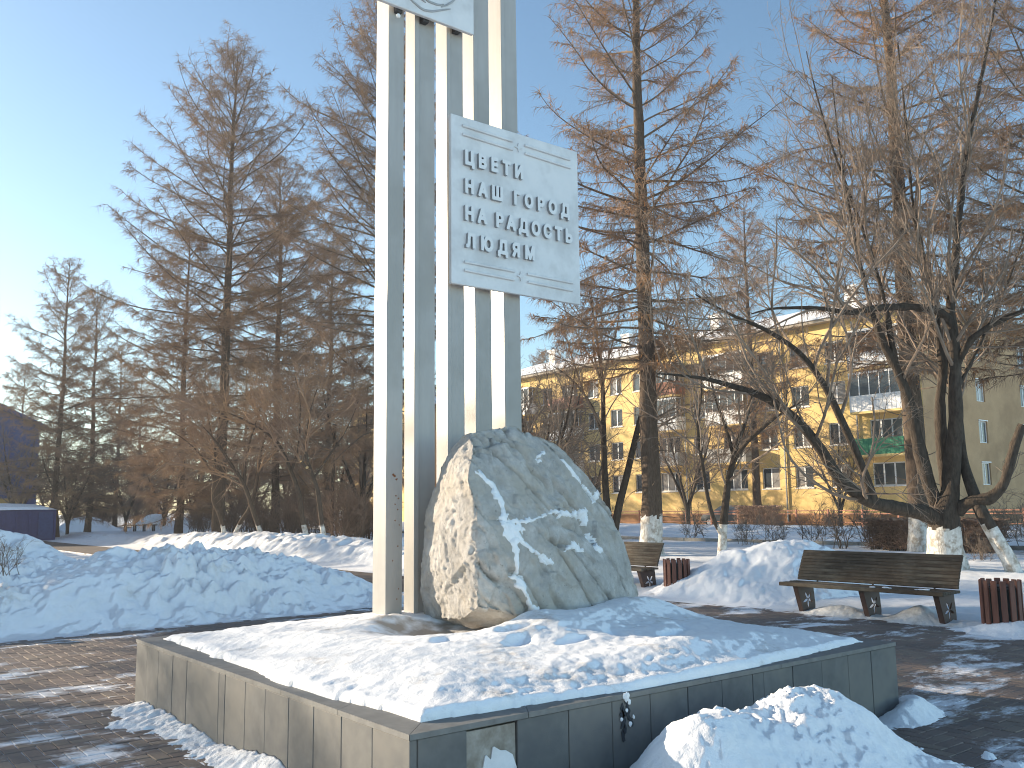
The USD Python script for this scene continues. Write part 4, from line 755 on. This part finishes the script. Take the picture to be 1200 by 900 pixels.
def gnd(px, py, z=0.): q = on_ground(px, py, z); return q[0], q[1]
def base_at(px, depth, z=0.):             # the ground point of that depth below pixel column px
    d = ray(px, 600); k = depth; q = CAM+d*k; return (q[0], q[1], z)
LA = larch_meshes(11, 23., .31, .225, 5.2, 118, 1.05, .0065, .6)
LC = larch_meshes(13, 22.5, .24, .12, 5.4, 140, .80, .006, .2, 3.4, 2)
LD = larch_meshes(14, 17., .19, .10, 4.2, 110, .80, .007, .25, 2.8, 2)
R1_ = larch('larch_tree', 'tall larch with a whitewashed foot right behind the half-hidden bench', LA, (*gnd(763, 655), 0), 20, (.98, .98, 1.02), white=1.25)
R2_ = copy_of(R1_, (*gnd(1082, 650), 0), 250, (1.06, 1.06, 1.05), 'tall rusty larch rising behind the many-stemmed tree', 'tree')
L1_ = larch('larch_tree', 'tall grey round-topped larch, highest against the open sky', LC, base_at(258, 44, 0), 0, (1.16, 1.16, 1.125), twig='twig_far', tuft='tuft_far')
L5_ = larch('larch_tree', 'small grey larch beside the blue container', LD, base_at(66, 56, 0), 0, 1.02, twig='twig_far', tuft='tuft_far')
copy_of(L5_, base_at(103, 62, 0), 130, (1.0, 1.0, 1.0), 'brown thin larch with a straight dark trunk next to the grey larch at the container')
copy_of(L5_, base_at(210, 46, 0), 210, (1.0, 1.0, .95), 'dark narrow larch between the low bench and the tall round-topped larch')
copy_of(L1_, base_at(322, 52, 0), 100, (1.0, 1.0, 1.0), 'brown larch just behind the tall round-topped larch')
copy_of(L1_, base_at(448, 40, 0), 220, (1.05, 1.05, 1.16), 'large larch whose crown reaches out from behind the stele')
copy_of(L5_, base_at(385, 58, 0), 300, (1.2, 1.2, 1.15), 'dim larch deep in the trees beside the stele')
copy_of(R1_, base_at(1262, 27, 0), 15, (1., 1., 1.), 'rusty larch at the edge of view beyond the leaning trunk')
copy_of(R1_, base_at(889, 60, 0), 140, (.9, .9, .98), 'rusty larch standing close to the yellow facade behind the clipped bush')
for k, (px, dp, sc, rz) in enumerate([(20, 95, 1., 10), (135, 88, 1.05, 60), (160, 105, 1.1, 150), (235, 80, .95, 200), (285, 95, 1.1, 20), (355, 90, 1.05, 280), (412, 82, 1.1, 330), (640, 100, 1.1, 30)]):
    copy_of(L5_, base_at(px, dp, 0), rz, sc, 'brown larch in the wood far behind the alley', group='larches in the far wood')
for k, (x, y, sc, rz) in enumerate([(-3.5, 31, .95, 40), (-7, 37, 1., 150), (-1.5, 42, .9, 250), (-8.6, 47, 1.1, 80), (-2, 54, 1., 190)]):
    copy_of([L5_, L1_][k % 2], (x, y, 0), rz, sc*(.8 if k % 2 else .85), 'larch of the park standing beyond the snow mounds', group='larches beyond the snow mounds')

def bare_tree(seed, limbs, levels, twig_r=.006, trop=.12, wander=.10, spread_=(.45, 1.05), first=(.25, 1.)):
    """limbs: list of (polyline (n,4) with radii); levels: list of (children per metre, length factor lo, hi, K, tropism)"""
    rs = np.random.default_rng(seed); thick, thin = [], []
    P = np.stack([spline(l, 14) for l in limbs]); R = P[..., 3]; P = P[..., :3].copy()
    P[:, 1:-1] += rs.normal(0, .012, P[:, 1:-1].shape)
    P0 = np.stack([spline(l, 60) for l in limbs]); thick.append(tubes(P0[..., :3], P0[..., 3], 16, True)); s0 = first
    for lv, (per_m, lo, hi, K, tz) in enumerate(levels):
        Ls = np.linalg.norm(np.diff(P, axis=1), axis=-1).sum(1); i, s, p, T, r = side_starts(rs, P, R, np.maximum((Ls*per_m).astype(int), 1), s0[0], s0[1])
        d = spread(rs, T, *spread_); d = unit(d+[0, 0, tz]); L = Ls[i]*rs.uniform(lo, hi, len(i))*(1.1-.6*s); L = np.minimum(L, 3.6); L = np.maximum(L, .12)
        r0 = np.maximum(np.minimum(r*.62, .004+.011*L), twig_r); P, R = grow(rs, p, d, L, r0, K, wander, A([0, 0, tz*.6]), .35); R = np.maximum(R, twig_r*.6)
        thin.append(tubes(P, R, 5 if lv < 1 else 3)); s0 = (.15, 1.)
    return cat_(thick), cat_(thin)
def px_limb(pts, dep0, k=1.):                   # pixel column, row, depth offset, radius
    return A([(*at(x, y, dep0+dz), r*k) for x, y, dz, r in pts])
# the many-stemmed tree
B0 = on_ground(1108, 668, .1); DB = float((B0-CAM)@FWD)
bl = [[(1112, 690, 0, .50), (1110, 665, 0, .43), (1108, 640, 0, .37), (1106, 610, 0, .33), (1112, 585, 0, .20), (1114, 560, 0, .10)],
      [(1108, 615, 0, .24), (1085, 602, -.1, .19), (1060, 597, -.3, .165), (1020, 588, -.6, .14), (985, 562, -.9, .125), (960, 524, -1.1, .115), (932, 491, -1.3, .10), (900, 468, -1.5, .085), (860, 453, -1.7, .06), (815, 442, -1.9, .035), (770, 438, -2.1, .015)],
      [(1024, 590, -.6, .12), (1015, 560, -.7, .095), (1005, 535, -.8, .09), (985, 490, -.9, .082), (965, 450, -1., .072), (938, 415, -1.1, .06), (900, 388, -1.2, .045), (855, 368, -1.3, .03), (815, 345, -1.5, .014)],
      [(1106, 612, .1, .22), (1090, 570, .2, .18), (1078, 530, .3, .155), (1068, 480, .4, .135), (1052, 435, .5, .115), (1032, 395, .6, .085), (1015, 340, .7, .06), (1000, 270, .8, .04), (985, 180, .9, .025), (975, 90, 1., .012)],
      [(1050, 432, .5, .09), (1042, 380, .6, .07), (1028, 320, .7, .055), (1000, 240, .9, .04), (968, 150, 1., .028), (945, 60, 1.1, .012)],
      [(1110, 600, 0, .27), (1116, 545, .1, .22), (1120, 480, .1, .18), (1118, 420, .2, .155), (1114, 370, .3, .12), (1120, 300, .3, .095), (1127, 220, .4, .07), (1142, 130, .5, .05), (1160, 40, .6, .035), (1172, -40, .7, .02)],
      [(1112, 590, .2, .18), (1104, 530, .4, .14), (1102, 480, .5, .125), (1104, 430, .6, .105), (1097, 370, .7, .085), (1085, 310, .8, .065), (1070, 240, .9, .045), (1062, 150, 1., .03), (1052, 50, 1.1, .014)],
      [(1116, 385, .3, .115), (1098, 364, .1, .11), (1068, 360, -.1, .10), (1035, 360, -.3, .09), (995, 366, -.5, .07), (955, 361, -.7, .05), (915, 361, -.9, .035), (880, 368, -1.1, .014)],
      [(1118, 440, .2, .10), (1135, 402, .0, .085), (1168, 378, -.2, .07), (1205, 362, -.4, .055), (1260, 335, -.6, .03)],
      [(1120, 460, .2, .07), (1135, 430, .6, .05), (1160, 380, .9, .04), (1185, 320, 1.2, .03), (1215, 230, 1.5, .015)],
      [(1122, 600, -.1, .17), (1138, 588, -.3, .155), (1158, 584, -.45, .145), (1174, 570, -.55, .135), (1183, 545, -.6, .125), (1190, 520, -.6, .115), (1198, 498, -.6, .105)]]
bl = [px_limb(l, DB, 1. if i == 0 else .95 if i in (1, 2) else .84) for i, l in enumerate(bl)]; tk, tn = bare_tree(21, bl, [(1.6, .30, .75, 9, .38), (2.9, .25, .6, 6, .20), (5.6, .25, .6, 4, .04), (6.6, .3, .7, 3, -.05)], .0042)
mst = thing('bare_tree', 'huge many-stemmed bare tree with a low arching limb, behind the long bench', 'tree')
wz = on_ground(1108, 668, .1)
k = (tk.triangles_center[:, 2]+.22*fbm(tk.triangles_center*[1, 1, .5], 6., 3, 3) < .98) & (np.hypot(tk.triangles_center[:, 0]-B0[0], tk.triangles_center[:, 1]-B0[1]) < 1.3)
wob = tk.vertices; tk.vertices = wob+tk.vertex_normals*(.05*fbm(wob*[1, 1, .3], 5., 4, 77)+.018*fbm(wob*[1, 1, .25], 18., 3, 78)*sst(.1*np.ones(len(wob)), 0, .1))[:, None]*(np.hypot(wob[:, 0]-B0[0], wob[:, 1]-B0[1]) < 1.5)[:, None]
a = tk.submesh([np.nonzero(k)[0]], append=True, repair=False); b = tk.submesh([np.nonzero(~k)[0]], append=True, repair=False)
obj('trunk', b, 'bark_dark', mst, smooth=True); obj('whitewash', a, 'whitewash', mst, smooth=True); obj('crown', tn, 'twig_grey', mst, kind='stuff')
# the leaning trunk beside it
B1 = on_ground(1188, 670, .1); D1 = float((B1-CAM)@FWD)
ll = [px_limb([(1192, 685, 0, .20), (1186, 664, 0, .165), (1168, 632, .1, .15), (1150, 600, .3, .135), (1138, 570, .6, .12), (1128, 535, 1., .10), (1122, 480, 1.4, .085), (1108, 420, 1.8, .06), (1090, 350, 2.2, .04), (1080, 280, 2.5, .02)], D1)]
tk, tn = bare_tree(22, ll, [(1.6, .3, .6, 8, .25), (3., .3, .6, 5, .1), (5., .3, .6, 4, 0)], .0055, first=(.45, 1.))
lt = thing('bare_tree', 'leaning tree with a whitewashed foot beside the many-stemmed tree', 'tree')
k = tk.triangles_center[:, 2]+.2*fbm(tk.triangles_center*[1, 1, .5], 8., 3, 3) < 1.05; obj('trunk', tk.submesh([np.nonzero(~k)[0]], append=True, repair=False), 'bark_dark', lt, smooth=True); obj('whitewash', tk.submesh([np.nonzero(k)[0]], append=True, repair=False), 'whitewash', lt, smooth=True); obj('crown', tn, 'twig_grey', lt, kind='stuff')
# little whitewashed tree on the lawn
B2 = on_ground(846, 655, .05); D2 = float((B2-CAM)@FWD)
ll = [px_limb(q, D2) for q in [[(846, 668, 0, .17), (846, 650, 0, .135), (848, 612, 0, .115), (852, 575, 0, .10), (858, 545, .1, .085), (866, 515, .2, .07), (876, 485, .3, .05), (882, 450, .4, .03), (880, 410, .5, .012)],
      [(847, 628, 0, .07), (838, 612, -.2, .06), (830, 585, -.4, .055), (824, 550, -.5, .048), (818, 505, -.6, .04), (822, 455, -.8, .028), (815, 400, -1., .012)],
      [(856, 552, .1, .07), (872, 522, -.3, .06), (890, 505, -.6, .05), (915, 485, -1., .035), (950, 466, -1.5, .014)], [(860, 535, .2, .06), (850, 500, .6, .045), (838, 465, .9, .03), (830, 430, 1.1, .012)]]]
tk, tn = bare_tree(23, ll, [(2.0, .3, .7, 8, .2), (3.4, .3, .65, 5, .05), (5.5, .3, .6, 4, -.05)], .006, first=(.35, 1.))
st_ = thing('bare_tree', 'small forked tree with a white-painted trunk on the lawn behind the snow heap', 'tree')
k = (tk.triangles_center[:, 2] < project(A([[0, 0, 0]]))[0, 0]*0+1.02) & (np.abs(tk.triangles_center@RGT-B2@RGT) < .17); obj('trunk', tk.submesh([np.nonzero(~k)[0]], append=True, repair=False), 'bark_dark', st_, smooth=True); obj('whitewash', tk.submesh([np.nonzero(k)[0]], append=True, repair=False), 'whitewash', st_, smooth=True); obj('crown', tn, 'twig_grey', st_, kind='stuff')
# twin dark stems beside the boulder
ll = [px_limb(q, 30.) for q in [[(716, 636, 0, .13), (712, 600, 0, .12), (709, 560, 0, .105), (707, 500, .1, .09), (706, 450, .2, .065), (700, 400, .3, .04), (690, 340, .4, .015)], [(718, 636, 0, .14), (724, 600, -.1, .125), (735, 555, -.2, .11), (748, 500, -.3, .09), (760, 455, -.4, .065), (775, 410, -.5, .045), (785, 350, -.6, .015)], [(708, 520, 0, .06), (695, 480, .4, .05), (675, 450, .8, .035), (650, 430, 1.2, .015)]]]
tk, tn = bare_tree(24, ll, [(1.8, .3, .6, 8, .2), (3.2, .3, .6, 5, .05), (5., .3, .6, 4, -.05)], .007, first=(.4, 1.))
t = thing('bare_tree', 'dark tree of two straight stems just past the slope of the boulder', 'tree'); obj('trunk', tk, 'bark_dark', t, smooth=True); obj('crown', tn, 'twig_grey', t, kind='stuff')
# leaning apple trees along the bank
AP = [('slim tree bending back at mid height, first of the leaning row near the tall larch', 39., 31, [[(262, 640, 0, .11), (262, 622, 0, .095), (257, 603, 0, .085), (250, 585, 0, .08), (251, 560, 0, .07), (252, 530, .1, .055), (246, 500, .2, .03), (240, 470, .3, .012)], [(251, 565, 0, .05), (240, 540, -.3, .04), (222, 520, -.6, .025), (200, 505, -1, .01)]]),
      ('leaning tree that crosses another pale stem, in the middle of the row', 38., 32, [[(310, 646, 0, .12), (306, 628, 0, .10), (297, 600, 0, .09), (286, 568, 0, .08), (270, 543, 0, .065), (255, 520, 0, .045), (238, 500, 0, .02)], [(286, 568, 0, .06), (290, 530, .3, .05), (300, 495, .6, .03), (310, 460, .9, .012)]]),
      ('pale stem leaning the other way, crossing behind the middle of the row', 40.5, 33, [[(272, 634, 0, .10), (282, 612, 0, .09), (292, 596, 0, .085), (300, 570, 0, .07), (306, 530, 0, .05), (318, 495, .3, .03), (330, 470, .5, .012)]]),
      ('leaning tree with a white foot and a broad crown over the row', 37., 34, [[(362, 650, 0, .13), (359, 630, 0, .11), (354, 605, 0, .10), (351, 582, 0, .095), (340, 550, 0, .08), (326, 520, 0, .06), (300, 500, 0, .045), (262, 482, 0, .02)], [(341, 552, 0, .06), (350, 520, .3, .05), (352, 480, .5, .03), (345, 440, .8, .012)]]),
      ('leaning tree with sawn-off orange branch ends, last of the row beside the pole', 36., 35, [[(384, 655, 0, .125), (380, 632, 0, .105), (376, 605, 0, .095), (372, 575, 0, .09), (364, 552, 0, .08), (358, 525, 0, .06), (362, 490, .2, .04), (372, 455, .4, .015)], [(364, 552, 0, .07), (360, 548, -.3, .065)], [(365, 556, 0, .07), (353, 541, -.2, .062)], [(368, 560, 0, .05), (385, 535, .4, .04), (405, 505, .8, .025), (420, 470, 1.2, .012)]])]
for lab, dep, sd, ll in AP:
    ll = [px_limb(q, dep) for q in ll]
    tk, tn = bare_tree(sd, ll, [(2.6, .35, .85, 8, .10), (3.6, .35, .7, 5, -.05), (5., .3, .7, 4, -.12)], .008, first=(.45, 1.))
    t = thing('apple_tree', lab, 'tree'); k = tk.triangles_center[:, 2] < .95; obj('trunk', tk.submesh([np.nonzero(~k)[0]], append=True, repair=False), 'bark', t, smooth=True); obj('whitewash', tk.submesh([np.nonzero(k)[0]], append=True, repair=False), 'whitewash', t, smooth=True); obj('crown', tn, 'twig_far', t, kind='stuff')
    if sd == 35:
        for q in ll[1:3]: c = q[-1]; d = unit(q[-1][:3]-q[-2][:3]); obj('cut_end', tubes(np.stack([c[:3], c[:3]+d*.01, c[:3]+d*.02])[None], np.full((1, 3), c[3]*.95), 8, True), 'cut_wood', t)
# generic bare trees and shrubs, copied about
def generic(seed, H, n, r):
    rs = np.random.default_rng(seed); out = []
    for k in range(n):
        a = 2*pi*k/n+rs.normal(0, .3); f = rs.uniform(.16, .34)*H; out.append(A([(0, 0, -.15, r*1.2), (.02*cos(a), .02*sin(a), .12*H, r), (f*.35*cos(a), f*.35*sin(a), .42*H, r*.7), (f*.8*cos(a), f*.8*sin(a), .75*H, r*.35), (f*cos(a), f*sin(a), H, r*.1)]))
    return out
tk, tn = bare_tree(41, generic(41, 7.5, 4, .12), [(2.2, .3, .6, 8, .15), (3.2, .3, .6, 5, .0), (4.6, .3, .6, 4, -.05)], .0085, first=(.3, 1.))
gt = thing('bare_tree', 'dark bare tree leaning against the light before the yellow facade, by the parked car', 'tree', base_at(806, 61, 0), 20, 1.0); obj('trunk', tk, 'bark_dark', gt, smooth=True); obj('crown', tn, 'twig_grey', gt, kind='stuff')
for px, dp, sc, rz, lab in [(690, 70, .9, 10, 'bare tree before the far balconies of the yellow block'), (634, 40, .95, 200, 'dense bare tree between the stele and the twin stems'), (628, 30, .8, 300, 'small twiggy tree in the gap between the stele and the boulder slope'), (985, 58, .8, 60, 'thin bare tree beside the drainpipe of the yellow block'), 
                           (80, 57, .75, 80, 'forked bare tree at the corner of the blue container'), (148, 68, .8, 40, 'bare tree over the low bench'), (193, 66, .85, 170, 'thin bare tree next to the post with white globes'), (20, 62, .95, 250, 'wide bare tree behind the snowy container roof'), (425, 50, 1.1, 90, 'tall bare tree close beside the stele')]:
    copy_of(gt, base_at(px, dp, 0), rz, sc, lab)
for k, (px, dp) in enumerate([(225, 72), (275, 66), (335, 72), (395, 64), (175, 90), (110, 95), (55, 88), (300, 85), (365, 85), (425, 90)]): copy_of(gt, base_at(px, dp, 0), 37*k, .85+.05*(k % 4), 'bare tree deep in the wood behind the leaning row', group='bare trees in the far wood')
def shrub_mesh(seed, n, h, tr, sp=.5):
    rs = np.random.default_rng(seed); a = rs.uniform(0, 2*pi, n); tl = rs.uniform(.1, sp, n); d = np.stack([np.cos(a)*tl, np.sin(a)*tl, np.ones(n)], -1); st = np.stack([rs.normal(0, .12*h, n), rs.normal(0, .12*h, n), np.full(n, -.05)], -1)
    P, R = grow(rs, st, d, rs.uniform(.6, 1.05, n)*h, np.full(n, tr*1.8), 7, .09, A([0, 0, .02]), .4); i, s, p, T, r = side_starts(rs, P, R, 9, .2, 1.)
    P2, R2 = grow(rs, p, spread(rs, T, .3, .9), rs.uniform(.12, .4, len(i))*h, np.minimum(r*.8, tr), 5, .12, A([0, 0, .03]), .5); i, s, p, T, r = side_starts(rs, P2, R2, 5, .2, 1.)
    P3, R3 = grow(rs, p, spread(rs, T, .3, .9), rs.uniform(.08, .2, len(i))*h, np.full(len(i), tr*.7), 4, .12, A([0, 0, .0]), .6)
    return tubes(P, R, 4), cat_([tubes(P2, R2, 3), tubes(P3, R3, 3)])
st1, tw1 = shrub_mesh(51, 40, 2.6, .010)
sh = thing('bare_shrub', 'brown bare shrub thicket behind the leaning trees, next to the pole', 'shrub', base_at(405, 39, 0)); obj('stems', st1, 'limb', sh, kind='stuff'); obj('twigs', tw1, 'twig_red', sh, kind='stuff')
for k, (px, dp, sc) in enumerate([(428, 41, .9), (345, 46, .8), (312, 49, .85), (268, 54, .9), (236, 57, .9), (415, 50, 1.0), (368, 56, 1.05), (292, 62, 1.1), (335, 66, 1.2), (250, 70, 1.2), (160, 84, 1.3), (120, 88, 1.2), (185, 92, 1.5), (90, 90, 1.3)]):
    copy_of(sh, base_at(px, dp, 0), 47*k, sc, 'brown bare shrub in the thicket behind the leaning row', group='shrubs of the thicket')
st2, tw2 = shrub_mesh(52, 9, 1.35, .007, .7)
s2 = thing('young_shrub', 'thin bare young shrub behind the snow heap, before the bush by the car', 'shrub', (*gnd(908, 642), 0)); obj('stems', st2, 'limb', s2, kind='stuff'); obj('twigs', tw2, 'twig_grey', s2, kind='stuff')
for px, py, sc, rz, lab in [(697, 640, 1.5, 30, 'round bare shrub between the twin stems and the tall larch'), (812, 636, 1.15, 90, 'little bare shrub between the tall larch and the forked tree'), (955, 640, 1.2, 150, 'wispy shrub rising over the back of the long bench'), (985, 644, 1.3, 220, 'tangled pale shrub above the middle of the long bench'), (1020, 642, 1.25, 300, 'bare shrub close to the clipped hedge block'), (1150, 662, .6, 10, 'dry tuft of stalks between the many-stemmed tree and the leaning trunk'), (1172, 645, 1.2, 60, 'bare shrub past the leaning trunk'), (875, 640, .9, 200, 'small dark shrub behind the peak of the snow heap'), (1196, 640, 1.3, 120, 'bare shrub at the edge of view by the gable')]:
    copy_of(s2, (*gnd(px, py), 0), rz, sc, lab)
q = on_ground(5, 690, .55); copy_of(s2, (q[0], q[1], .75), 0, .38, 'single dry sprig sticking out of the snow mound')
for k, (x, y, sc, rz) in enumerate([(-7.9, 24, .78, 30), (-1.2, 27.5, .9, 220), (-9.4, 25.5, .84, 100)]): copy_of(gt, (x, y, 0), rz, sc, 'bare tree of the park beyond the snow mounds', group='bare trees beyond the snow mounds')

# ---------------------------------------------------------------- thin winter haze
mat('haze', {'v': ('principled_volume', dict(color=(.93, .95, 1.), density=.0006, anisotropy=.55))}, [], None, 'v.volume')
obj('haze', bx(-300, 330, -200, 380, -1.2, 30), 'haze', kind='stuff')
